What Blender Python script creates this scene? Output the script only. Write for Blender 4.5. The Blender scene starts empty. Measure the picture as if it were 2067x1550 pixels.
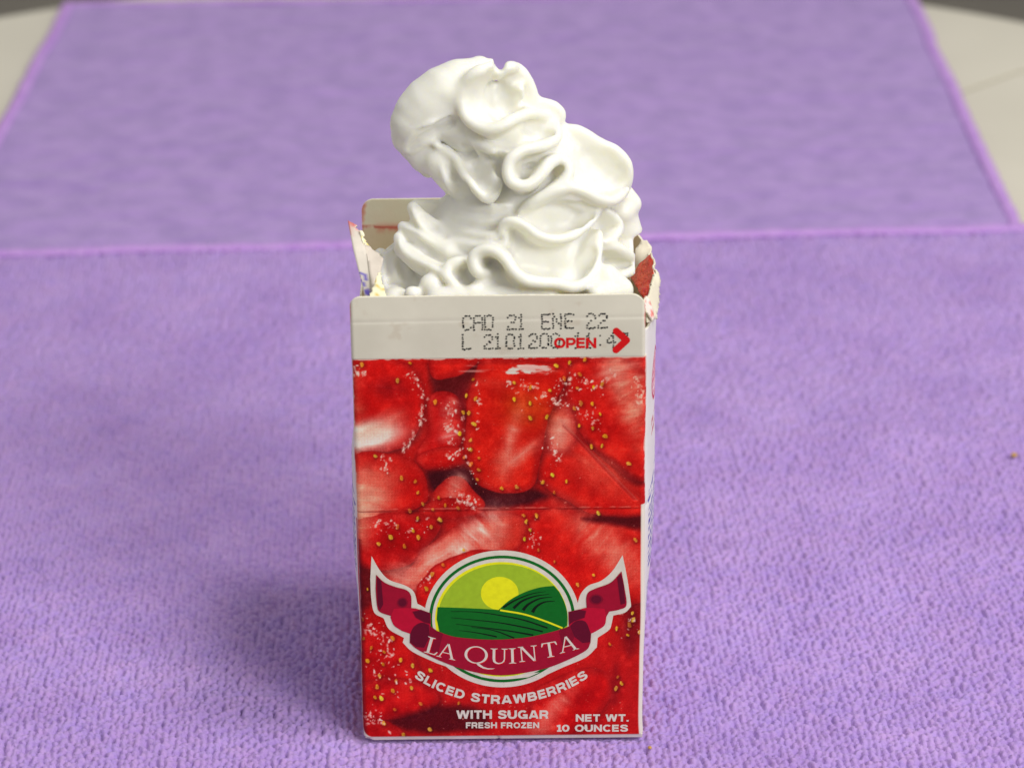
import bpy, bmesh, math, random
import numpy as np
from mathutils import Vector, Matrix
from mathutils.geometry import tessellate_polygon

random.seed(7)
rng = np.random.default_rng(11)
MM = 0.001
sc = bpy.context.scene
col = sc.collection

# ------------------------------------------------------------------ camera, world, lamps, exposure
FPX, CX, CY = 6000.0, 1033.5, 775.0
PITCH, ROLL = math.radians(22.8), math.radians(0.6)
_F = np.array([0, math.cos(PITCH), -math.sin(PITCH)])
_U0 = np.array([0, math.sin(PITCH), math.cos(PITCH)])
_R0 = np.array([1.0, 0, 0])
_R = math.cos(ROLL) * _R0 - math.sin(ROLL) * _U0
_U = math.sin(ROLL) * _R0 + math.cos(ROLL) * _U0
CAM = -734.0 * _F + (1491 - CY) / FPX * 734.0 * _U - (1014 - CX) / FPX * 734.0 * _R

cam_d = bpy.data.cameras.new('camera')
cam = bpy.data.objects.new('camera', cam_d)
col.objects.link(cam)
M = Matrix.Identity(4)
for i in range(3):
    M[i][0], M[i][1], M[i][2], M[i][3] = _R[i], _U[i], -_F[i], CAM[i] * MM
cam.matrix_world = M
cam_d.sensor_width = 36
cam_d.lens = FPX / 2067 * 36
cam_d.clip_start, cam_d.clip_end = 0.02, 30
cam_d.dof.use_dof = True
cam_d.dof.focus_distance = 0.722
cam_d.dof.aperture_fstop = 17
sc.camera = cam

w = bpy.data.worlds.new('World'); sc.world = w; w.use_nodes = True
w.node_tree.nodes['Background'].inputs[0].default_value = (1.0, 0.98, 0.95, 1)
w.node_tree.nodes['Background'].inputs[1].default_value = 0.43

def area(name, loc, target, size, power, color):
    d = bpy.data.lights.new(name, 'AREA'); d.shape = 'DISK'; d.size = size; d.energy = power; d.color = color
    o = bpy.data.objects.new(name, d); col.objects.link(o)
    o.location = loc
    o.rotation_euler = (Vector(target) - Vector(loc)).to_track_quat('-Z', 'Y').to_euler()
    return o
area('window_light', (0.80, -0.95, 0.85), (0, 0.05, 0.06), 0.6, 11.0, (1.0, 0.99, 0.97))
area('ceiling_lamp', (0.52, -0.14, 1.40), (0, 0.1, 0.0), 0.30, 8.2, (1.0, 0.98, 0.95))

sc.view_settings.view_transform = 'Standard'
sc.view_settings.look = 'None'
sc.view_settings.gamma = 1
sc.view_settings.exposure = 0.13
sc.cycles.max_bounces = 8

# ------------------------------------------------------------------ helpers
def ray(px, py):
    return _F + (px - CX) / FPX * _R - (py - CY) / FPX * _U
def at_y(px, py, y):                 # the place on the upright plane y (mm)
    d = ray(px, py); t = (y - CAM[1]) / d[1]
    return CAM + t * d
def at_z(px, py, z=0.0):             # the place on the level plane z (mm)
    d = ray(px, py); t = (z - CAM[2]) / d[2]
    return CAM + t * d

def lin(c):
    c = np.asarray(c, float) / 255.0
    return np.where(c <= 0.04045, c / 12.92, ((c + 0.055) / 1.055) ** 2.4)
K = 1.25
def ink(r, g, b, k=K):
    return tuple(np.minimum(lin((r, g, b)) * k, 0.9)) + (1.0,)

_tab = np.random.default_rng(5).random((256, 256)).astype(np.float32)
def noise(x, y, s=1.0, o=0):
    x = np.asarray(x, np.float64) / s + 37.3 * o; y = np.asarray(y, np.float64) / s + 11.7 * o
    xi = np.floor(x).astype(int); yi = np.floor(y).astype(int)
    fx = x - xi; fy = y - yi
    fx = fx * fx * (3 - 2 * fx); fy = fy * fy * (3 - 2 * fy)
    a = _tab[xi & 255, yi & 255]; b = _tab[(xi + 1) & 255, yi & 255]
    c = _tab[xi & 255, (yi + 1) & 255]; d = _tab[(xi + 1) & 255, (yi + 1) & 255]
    return (a + (b - a) * fx) * (1 - fy) + (c + (d - c) * fx) * fy - 0.5
def fbm(x, y, s, n=4, o=0):
    r = 0; a = 1.0
    for i in range(n):
        r = r + a * noise(x, y, s / 2 ** i, o + 3 * i); a *= 0.5
    return r
def sstep(a, b, x):
    t = np.clip((np.asarray(x, float) - a) / (b - a), 0, 1)
    return t * t * (3 - 2 * t)

def new_mesh(name, verts, faces, mats=(), midx=None, smooth=True):
    """verts in mm"""
    me = bpy.data.meshes.new(name)
    v = np.asarray(verts, np.float32) * MM
    if isinstance(faces, np.ndarray):
        n, k = faces.shape
        me.vertices.add(len(v)); me.vertices.foreach_set('co', v.ravel())
        me.loops.add(n * k); me.loops.foreach_set('vertex_index', faces.astype(np.int32).ravel())
        me.polygons.add(n)
        me.polygons.foreach_set('loop_start', np.arange(0, n * k, k, dtype=np.int32))
        me.polygons.foreach_set('loop_total', np.full(n, k, np.int32))
        me.update(calc_edges=True)
    else:
        me.from_pydata([tuple(p) for p in v], [], faces)
    for m in mats: me.materials.append(m)
    if midx is not None: me.polygons.foreach_set('material_index', np.asarray(midx, np.int32))
    me.polygons.foreach_set('use_smooth', np.full(len(me.polygons), smooth, bool))
    me.validate(); me.update()
    return me
def link(name, me, parent=None):
    o = bpy.data.objects.new(name, me); col.objects.link(o)
    if parent is not None: o.parent = parent
    return o
def empty(name, loc=(0, 0, 0)):
    o = bpy.data.objects.new(name, None); o.empty_display_size = 0.02
    o.location = [c * MM for c in loc]; col.objects.link(o); return o
def tag(o, label, cat, group=None):
    o['label'] = label; o['category'] = cat
    if group: o['group'] = group
    return o
def set_col(me, cols, name='Col'):
    a = me.color_attributes.new(name, 'FLOAT_COLOR', 'POINT')
    c = np.ones((len(me.vertices), 4), np.float32); c[:, :3] = cols
    a.data.foreach_set('color', c.ravel())

def grid_faces(n, m, off=0, flip=False):
    i = np.arange(n - 1)[:, None] * m + np.arange(m - 1)[None, :]
    f = np.stack([i, i + 1, i + m + 1, i + m], -1).reshape(-1, 4) + off
    return f[:, ::-1] if flip else f

def sheet(name, P, N, th, mats, parent=None, cols=None, cols_in=None, flip=False):
    """a sheet of board: outer grid P (n,m,3), inner grid P - N*th, closed rim"""
    n, m = P.shape[:2]
    A = P.reshape(-1, 3); B = (P - np.asarray(N) * th).reshape(-1, 3)
    k = n * m
    f1 = grid_faces(n, m, 0, flip); f2 = grid_faces(n, m, k, not flip)
    idx = np.arange(k).reshape(n, m)
    rim = np.concatenate([idx[0, :], idx[1:, -1], idx[-1, -2::-1], idx[-2:0:-1, 0]])
    r2 = np.roll(rim, -1)
    f3 = np.stack([rim, r2, r2 + k, rim + k], -1)
    if not flip: f3 = f3[:, ::-1]
    me = new_mesh(name, np.concatenate([A, B]), np.concatenate([f1, f2, f3]), mats,
                  np.concatenate([np.zeros(len(f1)), np.full(len(f2), 1), np.full(len(f3), len(mats) - 1)]))
    sm = np.ones(len(me.polygons), bool); sm[len(f1) + len(f2):] = False
    me.polygons.foreach_set('use_smooth', sm)
    if cols is not None:
        ci = cols if cols_in is None else cols_in
        set_col(me, np.concatenate([cols.reshape(-1, 3), ci.reshape(-1, 3)]))
    return link(name, me, parent)

# ------------------------------------------------------------------ materials
def mat(name, color=None, rough=0.5, spec=0.5, attr=None, bump=None, sss=None, sheen=None, coat=None, var=None):
    m = bpy.data.materials.new(name); m.use_nodes = True
    nt = m.node_tree; b = nt.nodes['Principled BSDF']
    b.inputs['Roughness'].default_value = rough
    b.inputs['Specular IOR Level'].default_value = spec
    if color is not None: b.inputs['Base Color'].default_value = color
    if attr:
        a = nt.nodes.new('ShaderNodeAttribute'); a.attribute_name = attr
        nt.links.new(a.outputs['Color'], b.inputs['Base Color'])
    tc = nt.nodes.new('ShaderNodeTexCoord')
    if var:                                   # (scale, second colour): broad mottling
        nz = nt.nodes.new('ShaderNodeTexNoise'); nz.inputs['Scale'].default_value = var[0]; nz.inputs['Detail'].default_value = 5
        mx = nt.nodes.new('ShaderNodeMixRGB'); mx.inputs[1].default_value = color; mx.inputs[2].default_value = var[1]
        rp = nt.nodes.new('ShaderNodeMapRange'); rp.inputs[1].default_value = 0.35; rp.inputs[2].default_value = 0.65
        nt.links.new(tc.outputs['Object'], nz.inputs['Vector'])
        nt.links.new(nz.outputs['Fac'], rp.inputs[0]); nt.links.new(rp.outputs[0], mx.inputs[0])
        nt.links.new(mx.outputs[0], b.inputs['Base Color'])
    if bump:                                  # list of (scale, strength, distance)
        last = None
        for s, st, di in bump:
            nz = nt.nodes.new('ShaderNodeTexNoise'); nz.inputs['Scale'].default_value = s; nz.inputs['Detail'].default_value = 6
            bp = nt.nodes.new('ShaderNodeBump'); bp.inputs['Strength'].default_value = st; bp.inputs['Distance'].default_value = di
            nt.links.new(tc.outputs['Object'], nz.inputs['Vector']); nt.links.new(nz.outputs['Fac'], bp.inputs['Height'])
            if last: nt.links.new(last.outputs[0], bp.inputs['Normal'])
            last = bp
        nt.links.new(last.outputs[0], b.inputs['Normal'])
    if sss:
        b.inputs['Subsurface Weight'].default_value = sss[0]
        b.inputs['Subsurface Radius'].default_value = sss[1]
        b.inputs['Subsurface Scale'].default_value = sss[2]
    if sheen:
        b.inputs['Sheen Weight'].default_value = sheen[0]
        b.inputs['Sheen Roughness'].default_value = sheen[1]
        b.inputs['Sheen Tint'].default_value = sheen[2]
    if coat:
        b.inputs['Coat Weight'].default_value = coat; b.inputs['Coat Roughness'].default_value = 0.3
    return m

M_print = mat('printed_board', rough=0.5, spec=0.14, attr='Col', bump=[(260, 0.12, 0.0004), (1400, 0.1, 0.0001)])
M_white = mat('coated_white_board', rough=0.45, attr='Col', bump=[(220, 0.1, 0.0004), (1500, 0.08, 0.0001)])
M_inner = mat('inner_board', rough=0.7, attr='Col', bump=[(500, 0.25, 0.0003), (2500, 0.2, 0.0001)])
M_edge = mat('cut_board_edge', ink(205, 196, 172), rough=0.85, bump=[(2500, 0.6, 0.0002)], var=(900, ink(224, 218, 200)))
M_cream = mat('whipped_cream', (0.835, 0.825, 0.755, 1), rough=0.40, spec=0.42, sss=(0.8, (1.0, 0.92, 0.45), 0.0030),
              bump=[(420, 0.10, 0.0006), (1500, 0.16, 0.0002), (3500, 0.10, 0.0001)])
M_juice = mat('strawberry_pulp', ink(226, 76, 48, 1.3), rough=0.25, spec=0.6, bump=[(900, 0.9, 0.0012)], var=(500, ink(196, 36, 24, 1.3)), sss=(0.3, (1, .3, .2), 0.002))
TOWEL = (0.48, 0.32, 0.68, 1); TOWEL2 = (0.39, 0.245, 0.59, 1)
M_pile = mat('purple_microfibre_pile', TOWEL, rough=0.95, spec=0.1, attr='Col', sheen=(0.22, 0.5, (0.9, 0.82, 1.0, 1)), bump=[(2600, 0.7, 0.0004)])
M_back = mat('purple_microfibre_ground', TOWEL, rough=0.95, spec=0.1)
M_far = mat('purple_microfibre_nap', (0.42, 0.27, 0.62, 1), rough=0.95, spec=0.1, var=(90, (0.33, 0.215, 0.52, 1)), sheen=(0.35, 0.5, (0.9, 0.82, 1, 1)), bump=[(900, 0.6, 0.001)])
M_hem = mat('violet_overlock_thread', (0.56, 0.33, 0.73, 1), rough=0.8, spec=0.3, bump=[(1500, 0.5, 0.0005)], var=(160, (0.49, 0.27, 0.68, 1)))
M_table = mat('off_white_laminate', ink(196, 191, 176, 1.25), rough=0.5, var=(14, ink(190, 185, 170, 1.25)), bump=[(300, 0.05, 0.0005)])
M_tedge = mat('grey_table_edge', ink(140, 134, 122, 1.1), rough=0.6)
M_floor = mat('dark_grey_floor', ink(128, 122, 110, 1.1), rough=0.7, var=(6, ink(116, 110, 100, 1.1)))
M_crumb = mat('dry_crumb', ink(176, 138, 70), rough=0.8, bump=[(3000, 0.6, 0.0002)])
def flat_ink(name, r, g, b, rough=0.5): return mat(name, ink(r, g, b), rough=rough, spec=0.14, var=(700, tuple(np.array(ink(r, g, b)) * [0.9, 0.9, 0.9, 1])), bump=[(1400, 0.08, 0.0001)])
I_white = flat_ink('white_ink', 206, 200, 186); I_red = flat_ink('red_ink', 200, 22, 26)
I_burg = flat_ink('burgundy_ink', 150, 14, 42); I_plum = flat_ink('dark_plum_ink', 92, 10, 36); I_crim = flat_ink('crimson_ink', 178, 14, 46)
I_green = flat_ink('green_ink', 12, 98, 30); I_lime = flat_ink('lime_ink', 150, 180, 40); I_yel = flat_ink('yellow_ink', 236, 220, 28)
I_black = flat_ink('black_green_ink', 10, 26, 14); I_dot = flat_ink('black_jet_ink', 30, 30, 34); I_blue = flat_ink('blue_ink', 70, 62, 150)

# ------------------------------------------------------------------ setting: floor and table
TZ = -3.2                                          # table top level (mm)
fl = new_mesh('floor', [(-4000, -3000, -750), (4000, -3000, -750), (4000, 6000, -750), (-4000, 6000, -750)], [(0, 1, 2, 3)], [M_floor])
floor = link('floor', fl); floor['kind'] = 'structure'

pts = [at_z(*p, TZ)[:2] for p in ((0, 36), (2067, 47), (1855, 10))]
(ax, ay), (bx, by), (cx_, cy_) = pts
dd = 2 * (ax * (by - cy_) + bx * (cy_ - ay) + cx_ * (ay - by))
TCX = ((ax**2 + ay**2) * (by - cy_) + (bx**2 + by**2) * (cy_ - ay) + (cx_**2 + cy_**2) * (ay - by)) / dd
TCY = ((ax**2 + ay**2) * (cx_ - bx) + (bx**2 + by**2) * (ax - cx_) + (cx_**2 + cy_**2) * (bx - ax)) / dd
TR = math.hypot(ax - TCX, ay - TCY)
TABLE = (TCX, TCY, TR)
j0 = at_z(1925, 192, TZ); j1 = at_z(2067, 142, TZ)
def table_leaf(side, root):
    """one side of the round top, cut along the joint"""
    p0 = j0[:2]; d = j1[:2] - j0[:2]; d = d / np.linalg.norm(d); n = np.array([-d[1], d[0]]) * side
    bm = bmesh.new()
    vs = [bm.verts.new(((TCX + TR * math.cos(a)) * MM, (TCY + TR * math.sin(a)) * MM, TZ * MM)) for a in np.linspace(0, 2 * math.pi, 181)[:-1]]
    bm.faces.new(vs)
    bmesh.ops.bisect_plane(bm, geom=bm.verts[:] + bm.edges[:] + bm.faces[:], plane_co=((p0[0] + n[0] * 1.4) * MM, (p0[1] + n[1] * 1.4) * MM, TZ * MM), plane_no=(n[0], n[1], 0), clear_inner=True)
    r = bmesh.ops.extrude_face_region(bm, geom=bm.faces[:])
    for v in r['geom']:
        if isinstance(v, bmesh.types.BMVert): v.co.z -= 24 * MM
    bmesh.ops.recalc_face_normals(bm, faces=bm.faces[:])
    es = [e for e in bm.edges if abs(e.verts[0].co.z - TZ * MM) < 1e-6 and abs(e.verts[1].co.z - TZ * MM) < 1e-6]
    bmesh.ops.bevel(bm, geom=es, offset=0.35 * MM, segments=2, affect='EDGES')
    me = bpy.data.meshes.new('leaf'); bm.to_mesh(me); bm.free(); me.materials.append(M_table)
    me.transform(Matrix.Translation((-TCX * MM, -TCY * MM, 740 * MM)))
    return link('table_leaf', me, root)
table = empty('round_table', (TCX, TCY, -740))
tag(table, 'round off-white table with a seam across its top under the towels', 'table')
table_leaf(1, table); table_leaf(-1, table)
def lathe(name, prof, mats, parent, seg=48):
    V = []; Fc = []
    for r, z in prof:
        for k in range(seg):
            a = 2 * math.pi * k / seg; V.append((r * math.cos(a), r * math.sin(a), z))
    for i in range(len(prof) - 1):
        for k in range(seg):
            k2 = (k + 1) % seg
            Fc.append((i * seg + k, i * seg + k2, (i + 1) * seg + k2, (i + 1) * seg + k))
    Fc.append(tuple(range(seg))[::-1]); Fc.append(tuple(range((len(prof) - 1) * seg, len(prof) * seg)))
    return link(name, new_mesh(name, V, Fc, mats), parent)
lathe('pedestal', [(200, 0), (200, 12), (120, 30), (45, 60), (36, 120), (36, 640), (70, 690), (150, 700), (150, 712.4)], [M_tedge], table)

# ------------------------------------------------------------------ towels
hl = at_z(0, 520, 1.0); hr = at_z(2067, 466, 1.0)
def hem_tube(name, p, q, parent, r=1.7, amp=0.5, mat_=M_hem, z_fn=None, seedo=0):
    p = np.array(p, float); q = np.array(q, float)
    L = np.linalg.norm(q - p); n = int(L / 0.9); seg = 10
    t = np.linspace(0, 1, n)[:, None]
    C = p + (q - p) * t
    d = (q - p) / L; s = np.array([-d[1], d[0], 0]); up = np.array([0, 0, 1.0])
    k = np.arange(n)
    C = C + s * (noise(k * 0.9, k * 0 + seedo, 30, 1) * 1.5)[:, None] + up * (noise(k * 0.9, k * 0 + seedo, 9, 2) * amp)[:, None]
    if z_fn is not None: C[:, 2] += z_fn(C[:, 0], C[:, 1])
    rr = r * (1 + 0.22 * np.sin(k * 2.1) + 0.3 * noise(k, k * 0, 3, 4))
    a = np.linspace(0, 2 * math.pi, seg, endpoint=False)
    V = C[:, None, :] + (np.cos(a)[None, :, None] * s * 1.25 + np.sin(a)[None, :, None] * up * 0.6) * rr[:, None, None]
    f = []
    i = (np.arange(n - 1)[:, None] * seg + np.arange(seg)[None, :]); j = (np.arange(n - 1)[:, None] * seg + (np.arange(seg) + 1)[None, :] % seg)
    f = np.stack([i, j, j + seg, i + seg], -1).reshape(-1, 4)
    return link(name, new_mesh(name, V.reshape(-1, 3), f, [mat_]), parent)

# near towel
def near_z(x, y): return 2.4 * sstep(235, 285, y) + 0.5 * fbm(x, y, 70, 2, 4) * sstep(60, 140, np.hypot(x, np.asarray(y) - 35)) + 0.2 * fbm(x, y, 22, 2, 9) * sstep(40, 90, np.hypot(x, np.asarray(y) - 35))
def back_edge(x): return hl[1] + (hr[1] - hl[1]) * (x - hl[0]) / (hr[0] - hl[0])
near = empty('purple_towel', (0, 0, -3))
tag(near, 'ribbed purple microfibre towel lying flat beneath the strawberry carton', 'towel')
def loc(v, root):   # to the root's own frame
    return np.asarray(v, float) - np.array(root.location) / MM
ys = np.concatenate([np.arange(-46, 95, 0.31), np.arange(95, 180, 0.5), np.arange(180, 372, 0.8)])
def pile_grid(ys, half, root):
    u = np.linspace(-1, 1, 960)
    X = (u[None, :] * half(ys)[:, None]); Y = np.repeat(ys[:, None], len(u), 1)
    return X, Y
X, Y = pile_grid(ys, lambda y: np.minimum(148 + np.maximum(y + 46, 0) * 0.20, 204), near)
sl = (hr[1] - hl[1]) / (hr[0] - hl[0])
Y = Y + sl * X * sstep(60, 330, Y)
ok_back = back_edge(X)
def pile_height(X, Y):
    s, q = 1.66, 1.4
    xw = X + 0.9 * noise(X, Y, 26, 1) + 0.5 * noise(X, Y, 6, 2) + 0.04 * Y
    yw = Y + 0.6 * noise(X, Y, 7, 3)
    ri = np.floor(xw / s)
    h = np.full(X.shape, -1.0); tint = np.zeros(X.shape)
    for di in (-1, 0, 1):
        r = (ri + di).astype(int)
        off = _tab[r & 255, 17] * q
        ni = np.floor((yw + off) / q)
        for dj in (-1, 0, 1):
            k = (ni + dj).astype(int)
            jx = _tab[r & 255, k & 255] - 0.5; jy = _tab[k & 255, (r + 91) & 255] - 0.5; jh = _tab[(r + 40) & 255, (k + 77) & 255]
            cx0 = (r + 0.5 + 0.55 * jx) * s; cy0 = (k + 0.5 + 0.9 * jy) * q - off
            rx = s * (0.50 + 0.16 * jh); ry = q * (0.74 + 0.3 * jx)
            d2 = ((xw - cx0) / rx) ** 2 + ((yw - cy0) / ry) ** 2
            hn = (0.62 + 0.6 * jh) * np.sqrt(np.maximum(1 - d2, 0))
            tint = np.where(hn > h, jx, tint); h = np.maximum(h, hn)
    h = np.maximum(h, 0)
    return h * 1.55 + 0.42 * noise(X, Y, 0.62, 5) + 0.24 * noise(X, Y, 0.36, 8), tint
H, TINT = pile_height(X, Y)
press = 1 - 0.75 * (sstep(-38, -35, X) * (1 - sstep(33, 36, X)) * sstep(-1.5, 1.0, Y) * (1 - sstep(69, 72, Y)))
Z = -1.6 + H * press + near_z(X, Y)
Y2 = np.minimum(Y, ok_back)
me = new_mesh('pile', loc(np.stack([X, Y2, Z], -1).reshape(-1, 3), near), grid_faces(*X.shape), [M_pile])
tn = (0.5 + 0.55 * fbm(X, Y, 20, 3, 3) + 0.25 * TINT).reshape(-1, 1); hue = (0.05 * TINT + 0.05 * fbm(X, Y, 5, 3, 14)).reshape(-1, 1)
set_col(me, np.clip(np.array(TOWEL2[:3]) + (np.array(TOWEL[:3]) - np.array(TOWEL2[:3])) * tn * 1.3, 0, 0.9) * (1 + hue * np.array([1.0, 0.2, -0.6])))
pile = link('pile', me, near); pile['kind'] = 'stuff'
nf = 9000
fx = rng.uniform(-135, 135, nf); fy = rng.uniform(-34, 130, nf)
keep_ = ~((fx > -37) & (fx < 36) & (fy > -1) & (fy < 71)); fx, fy = fx[keep_], fy[keep_]; nf = len(fx)
hh, _ = pile_height(fx, fy); fz = -1.6 + hh + near_z(fx, fy)
fa = rng.uniform(0, 2 * math.pi, nf); fl_n = rng.uniform(0.5, 1.3, nf); fb = rng.normal(0, 1.1, nf); up_ = rng.uniform(0.1, 0.6, nf)
FVv = []; FF = []
for k_ in range(4):
    t_ = k_ / 3.0
    ang = fa + fb * t_
    C_ = np.stack([fx + np.cos(ang) * fl_n * t_, fy + np.sin(ang) * fl_n * t_, fz + up_ * np.sin(t_ * 2.6)], -1)
    rad = 0.055 * (1 - 0.6 * t_)
    for q_ in range(3):
        o_ = q_ * 2.0944
        FVv.append(C_ + rad * np.stack([-np.sin(ang) * math.cos(o_), np.cos(ang) * math.cos(o_), np.full(nf, math.sin(o_))], -1))
FVv = np.stack(FVv, 1)
bi = np.arange(nf)[:, None] * 12
for k_ in range(3):
    for q_ in range(3):
        FF.append(bi + np.array([[k_ * 3 + q_, k_ * 3 + (q_ + 1) % 3, k_ * 3 + 3 + (q_ + 1) % 3, k_ * 3 + 3 + q_]]))
mf = new_mesh('loose_fibres', loc(FVv.reshape(-1, 3), near), np.concatenate(FF), [M_back])
link('loose_fibres', mf, near)['kind'] = 'stuff'
# ground weave below the pile and out to the hems
gx = np.linspace(-206, 206, 104); gv = np.linspace(0, 1, 100)
GX = np.repeat(gx[None, :], len(gv), 0); GY = -60 + (back_edge(GX) + 60) * gv[:, None]
GZ = -2.0 + near_z(GX, GY)
sheet('ground_weave', loc(np.stack([GX, GY, GZ], -1), near), (0, 0, 1), 0.9, [M_back, M_back], near)
hem_tube('hem', loc((-206, back_edge(-206), -0.1), near), loc((206, back_edge(206), -0.1), near), near, r=2.3,
         z_fn=lambda x, y: near_z(x, y) )
for sx in (-206, 206):
    hem_tube('hem', loc((sx, -60, -1), near), loc((sx, back_edge(sx), -1), near), near, r=1.6, z_fn=lambda x, y: near_z(x, y), seedo=sx)

# far towel
far = empty('purple_towel', (0, 480, -3))
tag(far, 'smooth purple towel spread on the table behind, its hem tucked under the nearer towel', 'towel')
fl0 = at_z(140, 0, 0); fl1 = at_z(0, 268, 0); fr0 = at_z(1842, 0, 0); fr1 = at_z(2046, 440, 0)
top_l = at_z(130, -2, 0); top_r = at_z(1838, -12, 0)
def edge_x(a, b, y): return a[0] + (b[0] - a[0]) * (y - a[1]) / (b[1] - a[1])
fv = np.arange(270, 1000, 1.0)
yb_l = at_z(300, 3, 0)[1]; yb_r = at_z(1500, -14, 0)[1]
U_ = np.linspace(0, 1, 360)
FV = np.linspace(0, 1, 380)
Yf0 = 275.0
def far_pt(u, v):
    ye = yb_l + (yb_r - yb_l) * u
    y = Yf0 + (ye - Yf0) * v
    xl = edge_x(fl0, fl1, y); xr = edge_x(fr0, fr1, y)
    return xl + (xr - xl) * u, y
UU, VV = np.meshgrid(U_, FV)
FX, FY = far_pt(UU, VV)
FZ = -1.0 + 1.5 * fbm(FX, FY * 1.6, 24, 3, 6) * sstep(0, 0.02, VV) * sstep(0, 0.03, UU) * (1 - sstep(0.97, 1, UU)) + 0.5 * noise(FX, FY, 2.2, 3) + 0.35 * noise(FX, FY, 60, 7)
sheet('cloth', loc(np.stack([FX, FY, FZ], -1), far), (0, 0, 1), 1.2, [M_far, M_back], far)
def corner(u, v):
    x, y = far_pt(np.array(u), np.array(v)); return loc((float(x), float(y), -0.9), far)
hem_tube('hem', corner(0, 0), corner(0, 1), far, r=1.8)
hem_tube('hem', corner(1, 0), corner(1, 1), far, r=1.8, seedo=5)
hem_tube('hem', corner(0, 1), corner(1, 1), far, r=1.8, seedo=9)

# ------------------------------------------------------------------ carton
XL, XR = -34.2, 34.8
Z_FIN, Z_BAND, Z_FOLD = 117.1, 101.6, 62.4
carton = empty('strawberry_carton', (0, 35, -0.9))
tag(carton, 'opened red gable-top carton of sliced strawberries standing on the purple towel', 'carton')
def cl(v): return loc(v, carton)

# print coordinates: the flat artwork is drawn on a 2067-wide sheet and laid on the front plane
def art(px, py, y=0.0): return at_y(px, py, y)
def art_inv(x, y, z):
    P = np.stack(np.broadcast_arrays(x, y, z), -1) - CAM
    t = P @ _F
    return CX + FPX * (P @ _R) / t, CY - FPX * (P @ _U) / t
def front_y(x, z):
    """the front plane: rounded upright edges, score lines, slight panel bulge"""
    x = np.asarray(x, float); z = np.asarray(z, float)
    r = 1.3
    d = np.clip(np.minimum(x - XL, XR - x), 0, r)
    y = r - np.sqrt(np.maximum(r * r - (r - d) ** 2, 0))
    y = y + 0.10 * np.exp(-((z - Z_FOLD - 0.006 * x - 0.25 * noise(x, x * 0, 9, 2)) / 1.1) ** 2)            # score at the shoulder
    y = y + 0.06 * np.exp(-((z - Z_BAND + 1.6) / 0.5) ** 2) * sstep(-32, -20, x)
    t = (z - 64.5) / 22.0                                                      # diagonal score of the gable
    xd = 32.5 - t * 19.0
    y = y + 0.2 * np.exp(-((x - xd) / 0.5) ** 2) * (t > 0) * (t < 1.0) * (1 - sstep(0.75, 1.0, t))
    y = y - 0.35 * np.sin(np.clip(z / Z_FOLD, 0, 1) * math.pi) * np.cos(np.clip(x / 35, -1, 1) * math.pi / 2)
    return y

NX, NZ = 470, 680
gx = np.linspace(XL, XR, NX); gz = np.linspace(1.0, Z_BAND, NZ)
PX, PZ = np.meshgrid(gx, gz)
PY = front_y(PX, PZ)
AU, AV = art_inv(PX, 0.0 * PX, PZ)
# art coordinates of the enlarged print: origin (690,580), 3.1318 units per sheet pixel
AX = (AU - 690) * 3.1318; AY = (AV - 580) * 3.1318

def poly_sd(px, py, X, Y):
    """signed distance to a closed polygon (negative inside); far away it is only 'large'"""
    if X.ndim == 2:
        near_ = (X > px.min() - 110) & (X < px.max() + 110) & (Y > py.min() - 110) & (Y < py.max() + 110)
        out = np.full(X.shape, 999.0); out[near_] = poly_sd(px, py, X[near_], Y[near_]); return out
    n = len(px); d = np.full(X.shape, 1e18); ins = np.zeros(X.shape, bool)
    for i in range(n):
        x0, y0, x1, y1 = px[i - 1], py[i - 1], px[i], py[i]
        ex, ey = x1 - x0, y1 - y0
        wx, wy = X - x0, Y - y0
        t = np.clip((wx * ex + wy * ey) / (ex * ex + ey * ey + 1e-9), 0, 1)
        d = np.minimum(d, (wx - ex * t) ** 2 + (wy - ey * t) ** 2)
        c = ((y0 > Y) != (y1 > Y))
        if y0 != y1: ins ^= c & (X < (x1 - x0) * (Y - y0) / (y1 - y0) + x0)
    d = np.sqrt(d)
    return np.where(ins, -d, d)
def chaikin(p, it=2):
    p = np.array(p, float)
    for _ in range(it):
        q = np.roll(p, -1, 0)
        p = np.stack([0.75 * p + 0.25 * q, 0.25 * p + 0.75 * q], 1).reshape(-1, 2)
    return p

IMG = np.zeros(AX.shape + (3,)); IMG[:] = (178, 14, 12)
wob = 26 * fbm(AX, AY, 190, 3, 2); wob2 = 26 * fbm(AX, AY, 190, 3, 7)
WX = AX + wob; WY = AY + wob2
def over(c, a):
    global IMG
    IMG = IMG * (1 - a[..., None]) + np.array(c, float) * a[..., None]
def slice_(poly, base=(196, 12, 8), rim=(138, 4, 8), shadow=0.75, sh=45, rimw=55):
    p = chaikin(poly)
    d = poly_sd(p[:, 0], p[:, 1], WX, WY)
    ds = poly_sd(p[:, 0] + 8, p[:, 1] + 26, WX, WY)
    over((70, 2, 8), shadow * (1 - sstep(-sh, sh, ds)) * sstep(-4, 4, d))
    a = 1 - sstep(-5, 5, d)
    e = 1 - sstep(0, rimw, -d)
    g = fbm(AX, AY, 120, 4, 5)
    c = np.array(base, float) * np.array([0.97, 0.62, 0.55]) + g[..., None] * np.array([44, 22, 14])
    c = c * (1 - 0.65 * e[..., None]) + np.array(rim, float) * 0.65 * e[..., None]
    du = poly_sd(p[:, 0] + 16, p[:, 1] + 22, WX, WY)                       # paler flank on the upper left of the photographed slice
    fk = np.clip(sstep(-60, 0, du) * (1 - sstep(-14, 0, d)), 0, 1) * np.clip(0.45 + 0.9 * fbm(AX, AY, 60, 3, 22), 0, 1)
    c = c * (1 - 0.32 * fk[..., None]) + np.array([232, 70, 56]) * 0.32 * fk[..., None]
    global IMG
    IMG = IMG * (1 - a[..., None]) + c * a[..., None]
    return d
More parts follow.
